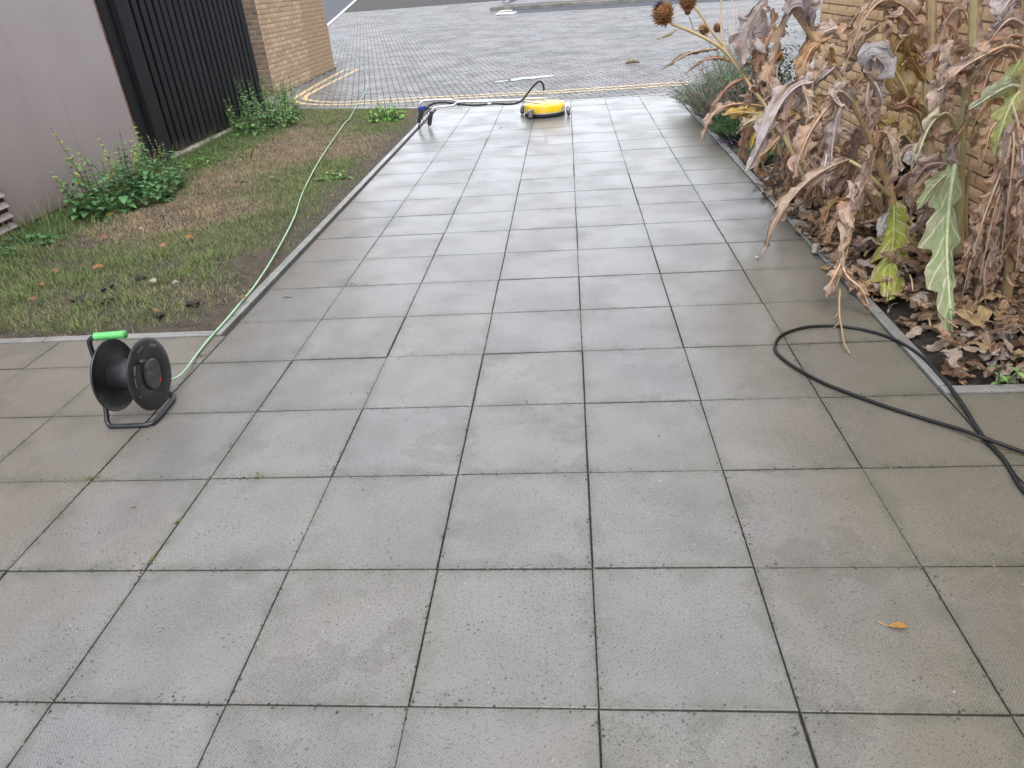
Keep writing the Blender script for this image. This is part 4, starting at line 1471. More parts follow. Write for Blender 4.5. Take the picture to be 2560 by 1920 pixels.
# tall mauve leaf hanging behind the stalk
leaf(A, pix((600, -30, 4.0), (560, 30, 3.98), (520, 110, 3.97), (500, 190, 3.96), (520, 262, 3.95)), .125, 20, lobes=3, depth=.22, curl=5.5, fold=.35, crumple=.42, cols=((.36, .30, .29), (.44, .39, .385), (.30, .22, .20)), roll=.25, rib=.004)
leaf(A, pix((575, 150, 4.0), (565, 210, 3.97), (545, 250, 3.95), (500, 262, 3.95)), .06, 21, lobes=3, depth=.4, curl=10, fold=.5, crumple=.45, cols=(BROWN, (.35, .25, .2), TAN))
leaf(A, pix((620, 30, 4.2), (615, 120, 4.2), (585, 190, 4.15), (560, 300, 4.1)), .05, 22, lobes=6, depth=.6, curl=12, fold=.6, crumple=.4, cols=(TAN, MAUVE, TAN2))
leaf(A, pix((600, 330, 3.9), (620, 390, 3.88), (625, 450, 3.86)), .045, 23, lobes=5, depth=.6, curl=10, fold=.6, crumple=.4, cols=(TAN2, PALE, TAN))
leaf(A, pix((650, 560, 3.75), (600, 620, 3.7), (560, 655, 3.66), (545, 720, 3.62)), .05, 24, lobes=5, depth=.6, curl=8, fold=.4, crumple=.4, cols=(TAN, (.38, .33, .13), TAN2))
flower_head(A, AT(*c3(640, 236), 4.5), (.1, -.3, 1), .032, 7, n=110, tan=(.48, .27, .12))
stem(A, pix((640, 250, 4.5), (635, 330, 4.4), (660, 480, 4.2), (700, 640, 3.9)), .004, .006, (.35, .25, .13), n=30, seg=10)

# ---- plant B: thick stalk leaning left, mauve drooping leaves
b0 = G(*c3(1125, 905), .02)
B = thing('cardoon', 'withered cardoon with a thick bent tan stalk and drooping mauve leaves', 'cardoon', (0, 0, 0), group='withered cardoons in the bed')
stem(B, pix((1118, 960, 2.95), (1105, 800, 3.02), (1065, 680, 3.08), (1015, 540, 3.14), (945, 405, 3.2), (865, 275, 3.28), (775, 135, 3.36), (725, 60, 3.4), (660, -40, 3.46)), .026, .020, (.37, .245, .12), n=70, seg=22)
DR = dict(lobes=6, depth=.55, curl=7, fold=.55, crumple=.38, sweep_=.45)
leaf(B, pix((880, 275, 3.26), (800, 335, 3.16), (725, 355, 3.1), (665, 410, 3.07), (620, 490, 3.05), (565, 600, 3.03), (512, 705, 3.02)), .088, 31, lobes=5, depth=.35, curl=7, fold=.75, crumple=.34, cols=((.42, .36, .355), (.47, .41, .40), (.36, .25, .20)), roll=-.35)
leaf(B, pix((700, 380, 3.1), (680, 440, 3.08), (665, 510, 3.06), (650, 570, 3.05)), .058, 32, lobes=4, depth=.5, curl=9, fold=.5, crumple=.4, cols=(BROWN, (.36, .25, .19), MAUVE))
leaf(B, pix((735, 340, 3.12), (755, 400, 3.1), (765, 460, 3.08), (750, 520, 3.07)), .045, 33, lobes=4, depth=.55, curl=10, fold=.6, crumple=.4, cols=(TAN2, PALE, MAUVE))
leaf(B, pix((900, 400, 3.2), (850, 440, 3.1), (790, 520, 3.04), (740, 620, 3.0), (700, 755, 2.97)), .078, 34, cols=(TAN2, TAN, MAUVE), roll=.2, **DR)
leaf(B, pix((905, 420, 3.18), (880, 500, 3.1), (865, 600, 3.06), (855, 700, 3.03), (838, 800, 3.0)), .060, 35, cols=(MAUVE, (.44, .38, .36), (.34, .24, .2)), roll=-.2, **DR)
leaf(B, pix((935, 660, 3.1), (860, 690, 3.0), (770, 745, 2.94), (690, 830, 2.9), (630, 930, 2.87), (578, 1050, 2.84)), .068, 36, lobes=6, depth=.4, curl=10, fold=.7, crumple=.38, cols=((.42, .30, .22), (.48, .37, .29), (.33, .22, .15)))
leaf(B, pix((840, 640, 3.04), (830, 720, 3.0), (830, 800, 2.98)), .052, 37, lobes=4, depth=.4, curl=7, fold=.4, crumple=.35, cols=((.46, .38, .34), MAUVE, TAN))
leaf(B, pix((790, 140, 3.36), (770, 60, 3.3), (730, 25, 3.26), (690, 40, 3.24), (665, 90, 3.23)), .075, 38, lobes=3, depth=.3, curl=8, fold=.8, crumple=.38, cols=((.40, .345, .35), (.46, .41, .42), (.30, .23, .21)))
leaf(B, pix((745, 90, 3.35), (760, 40, 3.28), (770, 20, 3.25), (775, 90, 3.22)), .06, 39, lobes=3, depth=.3, curl=9, fold=.5, crumple=.4, cols=((.38, .33, .36), (.47, .43, .45), MAUVE))
leaf(B, pix((850, 160, 3.34), (790, 190, 3.28), (755, 250, 3.25), (745, 330, 3.24), (760, 400, 3.24)), .062, 40, lobes=5, depth=.5, curl=8, fold=.5, crumple=.42, cols=((.46, .25, .11), (.42, .28, .17), TAN2), roll=.3)
leaf(B, pix((960, 430, 3.18), (905, 380, 3.12), (880, 400, 3.08), (930, 460, 3.05)), .05, 41, lobes=4, depth=.4, curl=8, fold=.5, crumple=.4, cols=(PALE, (.52, .44, .38), MAUVE))
leaf(B, pix((1000, 500, 3.12), (1010, 420, 3.06), (1035, 350, 3.02), (1000, 300, 3.0)), .05, 42, cols=(MAUVE, TAN2, TAN), **DR)
leaf(B, pix((1010, 330, 3.04), (1000, 270, 3.0), (1030, 225, 2.98), (1085, 280, 2.96), (1050, 330, 2.95)), .062, 43, lobes=2, depth=.25, curl=9, fold=.5, crumple=.42, cols=((.35, .33, .345), (.45, .43, .44), (.30, .25, .24)), rib=.004)
leaf(B, pix((1040, 340, 3.0), (1060, 380, 2.97), (1075, 440, 2.96)), .03, 44, lobes=3, depth=.5, curl=10, fold=.6, crumple=.4, cols=(MAUVE, (.45, .40, .38)))
leaf(B, pix((1015, 350, 3.02), (1005, 420, 2.99), (1020, 490, 2.98), (1010, 560, 2.98)), .055, 45, cols=((.36, .24, .19), MAUVE, TAN), **DR)
stem(B, pix((1110, 820, 3.0), (1050, 760, 2.98), (990, 700, 3.0), (935, 665, 3.05)), .013, .009, (.42, .37, .16), n=30)
leaf(B, pix((1075, 900, 2.98), (1000, 780, 2.7), (965, 850, 2.5), (945, 960, 2.35), (915, 1080, 2.22), (870, 1220, 2.12)), .068, 46, lobes=7, depth=.6, curl=9, fold=.8, crumple=.42, cols=(TAN2, PALE, TAN))
leaf(B, pix((900, 1090, 2.2), (930, 1150, 2.14), (985, 1200, 2.1), (1025, 1290, 2.06)), .045, 47, lobes=5, depth=.65, curl=9, fold=.6, crumple=.45, cols=(TAN2, TAN, BROWN))
leaf(B, pix((905, 1080, 2.2), (880, 1130, 2.15), (850, 1190, 2.12), (835, 1235, 2.1)), .04, 48, lobes=4, depth=.5, curl=9, fold=.6, crumple=.4, cols=(TAN, PALE, BROWN))
tw = [AT(*c3(895, 1200), 2.12), AT(*c3(893, 1260), 2.06), AT(*c3(898, 1330), 1.98), G(*c3(915, 1420), .03), G(*c3(938, 1468), .006)]
stem(B, tw, .0055, .003, (.33, .22, .11), ribs=4, n=30, seg=8, name='bare_twig')
for p_, q_ in (((895, 1330), (865, 1380)), ((897, 1350), (850, 1410)), ((905, 1390), (890, 1440)), ((893, 1290), (870, 1315)), ((900, 1370), (930, 1400))):
    a_ = AT(*c3(*p_), 1.98); b_ = AT(*c3(*q_), 1.95); b_[2] = max(b_[2], .01)
    stem(B, [tuple(a_), tuple((a_+b_)/2+np.array((0, 0, -.004))), tuple(b_)], .0022, .0012, (.38, .27, .14), ribs=0, n=8, seg=6, name='bare_twig')
# yellow-green leaf at the foot of B
leaf(B, pix((1118, 850, 2.95), (1120, 900, 2.75), (1118, 980, 2.55), (1108, 1090, 2.35), (1090, 1250, 2.12)), .165, 49, mat='green', lobes=5, depth=.5, curl=3.5, fold=.25, crumple=.2, cols=((.27, .33, .03), (.36, .38, .05), (.24, .31, .07)), ribcol=(.40, .45, .12), sides=(1.0, .8), edge=(.34, .27, .09), label='yellow green half wilted leaf')
leaf(B, pix((1130, 840, 2.95), (1160, 920, 2.75), (1175, 1000, 2.6), (1180, 1090, 2.5)), .06, 50, mat='green', lobes=4, depth=.4, curl=6, fold=.5, crumple=.3, cols=((.36, .38, .12), (.44, .40, .20), TAN2), ribcol=(.45, .42, .2))
leaf(B, pix((1100, 880, 2.9), (1075, 920, 2.7), (1050, 985, 2.58)), .032, 51, lobes=0, curl=5, fold=.3, crumple=.25, cols=((.47, .46, .45), (.52, .50, .48)), rib=.003, label='pale grey underside of a curled leaf')

# ---- plant C: upright ribbed stalk against the wall
Cc = thing('cardoon', 'withered cardoon with an upright ribbed stalk standing close to the wall', 'cardoon', (0, 0, 0), group='withered cardoons in the bed')
stem(Cc, pix((1300, 1000, 3.28), (1268, 720, 3.3), (1258, 560, 3.32), (1256, 420, 3.35), (1266, 250, 3.4), (1272, 100, 3.43), (1276, -60, 3.46)), .036, .024, (.36, .265, .14), ribs=11, amp=.10, n=70, seg=44)
ARC = dict(lobes=8, depth=.5, curl=7, fold=.6, crumple=.42, sweep_=.5)
leaf(Cc, pix((1255, 130, 3.4), (1170, 30, 3.3), (1080, 0, 3.22), (1010, 60, 3.18), (965, 150, 3.15), (930, 240, 3.13), (905, 320, 3.12)), .072, 61, cols=(TAN2, PALE, TAN), **ARC)
leaf(Cc, pix((1250, 60, 3.42), (1180, -30, 3.35), (1090, -10, 3.3), (1000, 60, 3.28), (950, 160, 3.26), (960, 250, 3.25)), .10, 62, cols=((.43, .27, .16), TAN2, BROWN), **ARC)
leaf(Cc, pix((1255, 200, 3.4), (1180, 100, 3.32), (1130, 70, 3.28), (1100, 140, 3.24), (1090, 240, 3.22)), .08, 63, cols=(TAN, (.40, .25, .16), PALE), **ARC)
leaf(Cc, pix((1255, 260, 3.38), (1200, 180, 3.34), (1150, 170, 3.3), (1110, 250, 3.26), (1070, 330, 3.24)), .075, 64, cols=(TAN2, (.38, .22, .12), OCHRE), **ARC)
leaf(Cc, pix((1000, 110, 3.5), (920, 115, 3.46), (850, 125, 3.44), (790, 170, 3.43), (770, 240, 3.42)), .075, 65, cols=(PALE, MAUVE, TAN2), **ARC)
leaf(Cc, pix((1060, 100, 3.5), (1000, 150, 3.42), (960, 220, 3.38), (925, 300, 3.36)), .05, 66, cols=(TAN2, PALE, TAN), **ARC)
leaf(Cc, pix((1240, 500, 3.32), (1190, 420, 3.3), (1150, 340, 3.28), (1120, 260, 3.3), (1100, 180, 3.34)), .085, 67, lobes=5, depth=.5, curl=6, fold=.4, crumple=.35, cols=((.44, .31, .15), (.48, .34, .17), (.40, .30, .07)), ribcol=(.48, .43, .2))
stem(Cc, pix((1235, 560, 3.32), (1195, 450, 3.27), (1150, 340, 3.25), (1115, 275, 3.24)), .010, .006, (.42, .38, .17), n=30, seg=10)
leaf(Cc, pix((1260, 300, 3.38), (1290, 260, 3.36), (1320, 180, 3.35), (1330, 90, 3.36), (1310, 10, 3.38)), .05, 68, cols=((.42, .22, .13), TAN, BROWN), **ARC)
leaf(Cc, pix((1250, 340, 3.36), (1200, 250, 3.25), (1180, 180, 3.2), (1195, 120, 3.18)), .055, 69, cols=((.42, .27, .12), OCHRE, BROWN), **ARC)
leaf(Cc, pix((1262, 420, 3.32), (1310, 360, 3.28), (1330, 380, 3.25), (1335, 430, 3.24)), .05, 70, cols=(TAN2, TAN, MAUVE), **ARC)
leaf(Cc, pix((1220, 640, 3.3), (1170, 560, 3.2), (1120, 530, 3.15), (1080, 560, 3.1), (1060, 640, 3.06)), .075, 71, cols=((.44, .31, .12), TAN2, (.42, .34, .08)), **ARC)
leaf(Cc, pix((1230, 660, 3.28), (1160, 560, 3.15), (1120, 620, 3.05), (1080, 720, 3.0)), .045, 72, lobes=6, depth=.5, curl=10, fold=.7, crumple=.3, cols=((.50, .42, .22), PALE, (.42, .38, .1)), ribcol=(.55, .48, .28))
leaf(Cc, pix((1240, 480, 3.3), (1180, 440, 3.22), (1130, 450, 3.18), (1085, 430, 3.15)), .045, 73, cols=(TAN, TAN2, BROWN), **ARC)
leaf(Cc, pix((1245, 580, 3.3), (1290, 520, 3.22), (1320, 440, 3.2), (1300, 360, 3.2)), .06, 74, cols=(TAN2, TAN, MAUVE), **ARC)

# ---- plant D: pale green stalk with a long green leaf
Dd = thing('cardoon', 'half green cardoon with one long pale green leaf hanging to the litter', 'cardoon', (0, 0, 0), group='withered cardoons in the bed')
stem(Dd, pix((1378, 1180, 2.36), (1388, 1000, 2.40), (1392, 800, 2.42), (1398, 600, 2.44), (1418, 400, 2.48), (1438, 250, 2.5), (1448, 120, 2.52), (1455, -60, 2.55)), .021, .016, (.30, .26, .12), ribs=9, amp=.10, n=70, seg=36)
stem(Dd, pix((1425, 1100, 2.45), (1415, 940, 2.46), (1420, 800, 2.47), (1440, 690, 2.48)), .013, .008, (.24, .17, .09), n=30)
leaf(Dd, pix((1385, 590, 2.42), (1372, 690, 2.32), (1352, 830, 2.22), (1340, 1000, 2.08), (1346, 1180, 1.92), (1366, 1405, 1.73)), .11, 81, mat='green', lobes=4.6, depth=.55, curl=1.6, fold=.12, crumple=.12, sweep_=.6, cols=((.20, .285, .115), (.27, .35, .16), (.30, .33, .20)), ribcol=(.40, .47, .24), rib=.012, sides=(1.15, .42), roll=-.1, edge=(.26, .27, .16), label='long pale green leaf hanging down')
leaf(Dd, pix((1385, 700, 2.4), (1330, 730, 2.3), (1270, 790, 2.24), (1215, 870, 2.2)), .05, 82, mat='green', lobes=4, depth=.5, curl=5, fold=.25, crumple=.22, cols=((.23, .30, .13), (.33, .37, .20), (.38, .36, .2)), ribcol=(.42, .46, .24))
leaf(Dd, pix((1420, 300, 2.46), (1390, 250, 2.38), (1350, 340, 2.34), (1330, 430, 2.32), (1350, 530, 2.31), (1365, 600, 2.30)), .075, 83, lobes=5, depth=.4, curl=8, fold=.4, crumple=.6, cols=((.40, .26, .16), (.45, .33, .23), BROWN))
leaf(Dd, pix((1400, 540, 2.42), (1370, 590, 2.36), (1365, 640, 2.33), (1385, 690, 2.31)), .045, 84, cols=((.33, .24, .22), MAUVE, TAN), **DR)
leaf(Dd, pix((1420, 420, 2.46), (1450, 470, 2.4), (1480, 510, 2.38), (1470, 560, 2.37)), .05, 85, mat='green', lobes=4, depth=.45, curl=6, fold=.4, crumple=.35, cols=((.33, .37, .18), (.43, .40, .28), TAN2))
leaf(Dd, pix((1440, 230, 2.5), (1400, 300, 2.45), (1330, 330, 2.42), (1300, 380, 2.4)), .05, 86, cols=(TAN, MAUVE, TAN2), **DR)
leaf(Dd, pix((1395, 560, 2.44), (1340, 470, 2.3), (1270, 520, 2.24), (1220, 640, 2.2), (1190, 700, 2.2)), .04, 87, lobes=6, depth=.5, curl=10, fold=.7, crumple=.3, cols=((.50, .45, .30), PALE, (.42, .42, .2)), ribcol=(.52, .52, .3), rib=.009)
leaf(Dd, pix((1240, 600, 2.3), (1205, 640, 2.26), (1190, 690, 2.25)), .04, 88, lobes=2, depth=.3, curl=6, fold=.5, crumple=.4, cols=((.52, .50, .48), (.58, .56, .54), MAUVE))
leaf(Dd, pix((1395, 650, 2.42), (1300, 700, 2.5), (1230, 760, 2.52), (1200, 850, 2.5)), .055, 89, cols=(TAN2, (.40, .33, .16), TAN), **DR)
leaf(Dd, pix((1445, 350, 2.48), (1500, 260, 2.46), (1540, 200, 2.45), (1570, 230, 2.44)), .05, 90, cols=((.36, .24, .18), MAUVE, TAN), **DR)

# ---- plant E: stalk at the right edge with a curtain of brown leaves
Ee = thing('cardoon', 'withered cardoon at the right edge hung with a curtain of brown leaves', 'cardoon', (0, 0, 0), group='withered cardoons in the bed')
stem(Ee, pix((1585, 1290, 1.95), (1600, 1050, 1.98), (1608, 800, 2.0), (1625, 600, 2.02), (1640, 400, 2.04), (1652, 200, 2.06), (1660, -40, 2.08)), .019, .013, (.29, .205, .10), ribs=9, amp=.1, n=70, seg=36)
leaf(Ee, pix((1640, 360, 2.04), (1600, 355, 1.98), (1540, 385, 1.95), (1480, 425, 1.94), (1430, 455, 1.94)), .055, 101, mat='green', lobes=3, depth=.35, curl=4, fold=.25, crumple=.2, cols=((.30, .37, .26), (.36, .42, .31), (.33, .40, .24)), ribcol=(.45, .5, .32), label='pale sage green leaf')
leaf(Ee, pix((1640, 380, 2.03), (1610, 420, 2.0), (1570, 520, 1.98), (1535, 650, 1.97)), .055, 102, mat='green', lobes=4, depth=.4, curl=4, fold=.35, crumple=.2, cols=((.31, .34, .09), (.38, .39, .14), (.30, .36, .17)), ribcol=(.45, .46, .2))
leaf(Ee, pix((1635, 340, 2.04), (1600, 380, 2.02), (1520, 380, 2.0), (1440, 375, 1.99)), .018, 103, mat='green', lobes=0, curl=10, fold=.5, crumple=.3, cols=((.34, .33, .06), (.40, .36, .10)))
leaf(Ee, pix((1645, 240, 2.05), (1625, 280, 2.02), (1600, 320, 2.0), (1570, 335, 1.99)), .035, 104, mat='green', lobes=0, curl=6, fold=.4, crumple=.2, cols=((.22, .27, .08), (.30, .32, .12)))
HG = dict(lobes=8, depth=.55, curl=8, fold=.7, crumple=.5, sweep_=.4)
HC = [((.40, .24, .155), (.45, .31, .22), BROWN), ((.44, .32, .25), (.42, .26, .17), (.34, .20, .13)), ((.37, .21, .13), (.44, .29, .2), (.46, .36, .3))]
i = 0
for top, mid, low in (((1590, 640), (1500, 880), (1420, 1140)), ((1600, 660), (1530, 900), (1470, 1180)), ((1610, 680), (1560, 940), (1520, 1230)), ((1580, 700), (1480, 960), (1400, 1080)),
                      ((1600, 760), (1540, 1020), (1440, 1300)), ((1615, 620), (1590, 860), (1560, 1100)), ((1640, 560), (1620, 700), (1600, 900)), ((1570, 820), (1450, 1060), (1400, 1240)),
                      ((1600, 880), (1500, 1100), (1500, 1280)), ((1640, 760), (1640, 960), (1620, 1180))):
    d = 1.92+.05*((i*7) % 5)/5
    leaf(Ee, pix((1608, max(420, top[1]-140), 2.0), (*top, d+.02), (*mid, d-.01), (*low, d-.03)), .050+.012*((i*3) % 3), 110+i, cols=HC[i % 3], ribcol=(.46, .35, .24), roll=.4*((i % 3)-1), **HG)
    i += 1
leaf(Ee, pix((1655, 200, 2.05), (1580, 190, 1.98), (1500, 225, 1.95), (1420, 270, 1.94), (1360, 320, 1.94), (1310, 365, 1.94)), .05, 125, cols=(TAN2, MAUVE, TAN), **DR)
leaf(Ee, pix((1655, 150, 2.05), (1600, 150, 2.0), (1560, 210, 1.97), (1500, 230, 1.96)), .055, 126, cols=((.34, .21, .14), TAN, MAUVE), **DR)
leaf(Ee, pix((1640, -30, 2.06), (1600, 0, 2.0), (1570, 50, 1.98), (1560, 110, 1.97)), .062, 127, lobes=3, depth=.3, curl=8, fold=.5, crumple=.45, cols=((.36, .31, .30), MAUVE, (.42, .38, .38)))
leaf(Ee, pix((1660, 100, 2.05), (1600, 80, 2.0), (1530, 150, 1.98), (1480, 220, 1.97)), .04, 128, cols=(MAUVE, TAN2, (.3, .2, .16)), **DR)
leaf(Ee, pix((1660, 560, 1.95), (1650, 640, 1.92), (1655, 760, 1.9)), .05, 129, cols=((.34, .29, .3), MAUVE, TAN), **DR)
leaf(Ee, pix((1600, 520, 2.02), (1560, 500, 2.0), (1520, 540, 1.99), (1500, 620, 1.98), (1480, 700, 1.98)), .035, 130, cols=(TAN, (.4, .3, .17), BROWN), **DR)

# ------------------------------------------------------------------ litter of dead leaves in the bed
lit = MB()
def litter_leaf(m, x, y, z, L, hw, seed, cols, yaw=None, up=.25):
    r = random.Random(seed)
    yaw = r.uniform(0, 6.28) if yaw is None else yaw
    d = np.array((math.cos(yaw), math.sin(yaw), 0))
    p0 = np.array((x, y, z))-d*L/2
    pts = [p0, p0+d*L*.33+np.array((0, 0, r.uniform(.0, up)*L)), p0+d*L*.66+np.array((r.uniform(-.1, .1)*L, r.uniform(-.1, .1)*L, r.uniform(0, up)*L)), p0+d*L+np.array((0, 0, r.uniform(-.05, up*.6)*L))]
    V, F, COL, UV, P, LL = leaf_geo(pts, hw, seed, lobes=r.choice((0, 0, 0, 2, 3)), depth=.4, curl=r.uniform(8, 34), fold=r.uniform(-.5, 1.0), crumple=r.uniform(.35, .75), twist=r.uniform(-1.2, 1.2), roll=r.uniform(-.8, .8), cols=cols, nsl=5, nt_=2, facing=(r.uniform(-.5, .3), r.uniform(-.6, .2), 1))
    V = [np.array((v[0], v[1], max(v[2], .002))) for v in V]
    m.add(V, F, COL, UV)
LC = [((.34, .20, .115), (.42, .28, .18)), ((.22, .12, .07), (.30, .18, .10)), ((.42, .32, .24), (.48, .39, .31)), ((.36, .30, .27), (.42, .36, .33)), ((.40, .27, .12), (.46, .33, .17)), ((.13, .075, .045), (.20, .115, .065))]
k = 0
zones = [(1.45, 2.2, 1.45, 2.3, 480, .13), (1.38, 2.2, 2.2, 3.4, 700, .20), (1.37, 2.2, 3.0, 4.6, 560, .15), (1.34, 1.5, 2.3, 4.4, 70, .03), (1.46, 2.2, 4.6, 6.5, 60, .03)]
for x0, x1, y0, y1, n, hh in zones:
    for _ in range(n):
        x = x0+(x1-x0)*rnd.random()**.8; y = rnd.uniform(y0, y1)
        e = min(1, max(.12, (x-1.36)/.16))*min(1, (y-1.43)/.12)
        z = max(bed_h(x, y), .012 if x < 1.44 else -1)+.008+hh*e*rnd.random()**1.3
        litter_leaf(lit, x, y, z, rnd.uniform(.04, .20)*rnd.uniform(.6, 1), rnd.uniform(.008, .042), 1000+k, LC[rnd.choice((0, 0, 1, 2, 3, 4, 5))])
        k += 1
o = lit.build('leaf_litter', M['litter'], smooth=True)
tag(o, 'deep litter of crumpled brown dead leaves covering the planting bed', 'leaf litter', kind='stuff')
tws = MB()
for i in range(110):
    x, y = 1.46+.72*rnd.random(), rnd.uniform(1.48, 4.8)
    L_ = rnd.uniform(.05, .22); a_ = rnd.uniform(0, 6.28); z = bed_h(x, y)+rnd.uniform(.01, .13)
    d = np.array((math.cos(a_), math.sin(a_), rnd.uniform(-.25, .25)))*L_/2
    c_ = np.array((x, y, z)); c_[0] = max(c_[0], 1.46+abs(d[0]))
    k_ = rnd.uniform(.5, 1.2)
    tws.tube(crom([c_-d, c_+np.array((0, 0, rnd.uniform(-.01, .02))), c_+d], 5), rnd.uniform(.0015, .0045), 5, col=(.36*k_, .26*k_, .15*k_))
tag(tws.build('litter_stalks', M['stem'], smooth=True), 'broken dry stalks scattered through the leaf litter', 'plant litter', kind='stuff')
# bigger fallen leaves that can be told apart
FL = [((2440, 815), .20, .05, 2, 'pale mauve dead leaf curling at the front of the leaf litter', .06, 1.2),
      ((2490, 850), .14, .04, 3, 'whitish torn dead leaf lying near the front right litter', .05, .2),
      ((2375, 900), .15, .04, 2, 'pale crumpled dead leaf standing at the bed edging by the hose', .05, 1.4),
      ((2500, 905), .13, .025, 3, 'rolled grey dead leaf lying at the bottom right of the bed', .03, .5),
      ((2330, 800), .17, .05, 0, 'brown curled dead leaf in the litter under the long green leaf', .05, 2.4),
      ((2130, 610), .22, .06, 0, 'broad tan dead leaf draped over the edging below the thick stalk', .05, 2.0),
      ((2070, 585), .20, .05, 4, 'yellowish dead leaf spilling over the edging beside the wet slab', .06, 2.6),
      ((2170, 560), .22, .06, 2, 'pale dead leaf heaped in the middle of the litter', .09, .7),
      ((2120, 500), .24, .05, 3, 'long white bleached leaf ribs lying on the dark mulch', .05, -.3),
      ((2170, 500), .22, .045, 2, 'straw coloured bleached leaf beside the white ribs on the mulch', .05, -.5),
      ((2260, 720), .16, .05, 1, 'dark brown dead leaf below the yellow green leaf', .05, 1.1),
      ((2000, 505), .18, .05, 0, 'tan dead leaf lying against the edging below the lavender', .05, 1.7)]
for i, ((u, v), L, hw, ci, lab, z, yaw) in enumerate(FL):
    p = G(u, v, z)
    m = MB()
    r = random.Random(i)
    d = np.array((math.cos(yaw), math.sin(yaw), 0))
    p0 = p-d*L/2
    pts = [p0, p0+d*L*.35+np.array((0, 0, .03)), p0+d*L*.7+np.array((.01, .0, .035)), p0+d*L+np.array((0, 0, -.01))]
    V, F, COL, UV, P, LL = leaf_geo(pts, hw, 500+i, lobes=4, depth=.5, curl=12, fold=.2, crumple=.5, cols=LC[ci], nsl=8, nt_=4, facing=(-.2, -.5, 1))
    V = [np.array((q_[0], q_[1], max(q_[2], .012))) for q_ in V]
    tag(m.add(V, F, COL, UV).build('fallen_leaf', M['dry'], smooth=True), lab, 'dead leaf', 'large dead leaves in the planting bed')

# ------------------------------------------------------------------ more hanging leaves along each stalk
def droop(parent, base, az, L, hw, seed, cols, lift=.25, **kw):
    r = random.Random(seed)
    d = np.array((math.cos(az), math.sin(az), 0))
    b = np.array(base)
    pts = [b, b+d*L*.25+np.array((0, 0, lift*L)), b+d*L*.48+np.array((0, 0, lift*L*.5)), b+d*L*.62+np.array((r.uniform(-.03, .03), r.uniform(-.03, .03), -.32*L)), b+d*L*.66+np.array((r.uniform(-.05, .05), r.uniform(-.05, .05), -.75*L))]
    pts = [np.array((min(p[0], XW-.03), p[1], max(p[2], .05))) for p in pts]
    return leaf(parent, pts, hw, seed, cols=cols, nt_=4, **kw)
PALS = [(TAN, TAN2, MAUVE), (TAN2, PALE, TAN), ((.40, .25, .16), TAN, BROWN), (MAUVE, TAN2, (.34, .24, .2)), (OCHRE, TAN2, TAN)]
def along(pts, f):
    return crom(pts, 40)[int(f*39)]
FILL = [(B, pix((1105, 800, 3.02), (1015, 540, 3.14), (865, 275, 3.28), (725, 60, 3.4)), 11, .34, .05),
        (Cc, pix((1268, 720, 3.3), (1256, 420, 3.35), (1272, 100, 3.43), (1276, -60, 3.46)), 10, .32, .052),
        (Dd, pix((1392, 800, 2.42), (1418, 400, 2.48), (1455, -60, 2.55)), 7, .26, .042),
        (Ee, pix((1600, 1050, 1.98), (1640, 400, 2.04), (1660, -40, 2.08)), 9, .25, .042),
        (A, pix((770, 770, 3.62), (600, 460, 3.88), (480, 290, 4.02)), 13, .28, .045)]
sd0 = 900
for par, pts, n, L, hw in FILL:
    for i in range(n):
        f = .02+.95*((i*.618) % 1)
        az = rnd.uniform(0, 6.28)
        droop(par, along(pts, f), az, L*rnd.uniform(.7, 1.25), hw*rnd.uniform(.8, 1.25), sd0, PALS[rnd.randrange(5)],
              lift=rnd.uniform(.05, .4), lobes=rnd.choice((5, 6, 7)), depth=.55, curl=rnd.uniform(5, 11), fold=rnd.uniform(.3, .75), crumple=.45, rib=.004, roll=rnd.uniform(-.6, .6))
        sd0 += 1

# ragged low leaves sprawling from the crowns towards the path
for i in range(22):
    par = (A, B, B, Cc)[i % 4]
    y = 3.0+1.45*((i*.618) % 1)
    b_ = (1.62+.3*rnd.random(), y, rnd.uniform(.18, .5))
    droop(par, b_, math.pi+rnd.uniform(-.9, .9), rnd.uniform(.28, .5), rnd.uniform(.035, .055), sd0, PALS[rnd.randrange(5)],
          lift=rnd.uniform(-.05, .2), lobes=rnd.choice((4, 6, 7)), depth=.55, curl=rnd.uniform(7, 14), fold=rnd.uniform(.5, .9), crumple=.5, rib=.004, roll=rnd.uniform(-.6, .6))
    sd0 += 1

# ------------------------------------------------------------------ green plants
def blade_leaf(m, p, d, L, wd, col, up=(0, 0, 1), bend=.25, fold=.25):
    p, d = np.array(p, float), unit(d)
    s = np.cross(d, up)
    if np.linalg.norm(s) < 1e-3: s = np.array((1.0, 0, 0))
    s = s/np.linalg.norm(s); n_ = np.cross(s, d)
    V, F, c_ = [], [], []
    prof = ((0, .12), (.22, .85), (.48, 1.0), (.75, .62), (1.0, .03))
    for f, w_ in prof:
        q_ = p+d*L*f-n_*(bend*L*f*f)
        V += [q_-s*wd*w_+n_*fold*wd*w_, q_, q_+s*wd*w_+n_*fold*wd*w_]
        c_ += [tuple(np.array(col)*.95), tuple(np.array(col)*1.12), tuple(np.array(col)*.95)]
    for i in range(len(prof)-1):
        a = i*3
        F += [(a, a+1, a+4, a+3), (a+1, a+2, a+5, a+4)]
    m.add(V, F, c_)

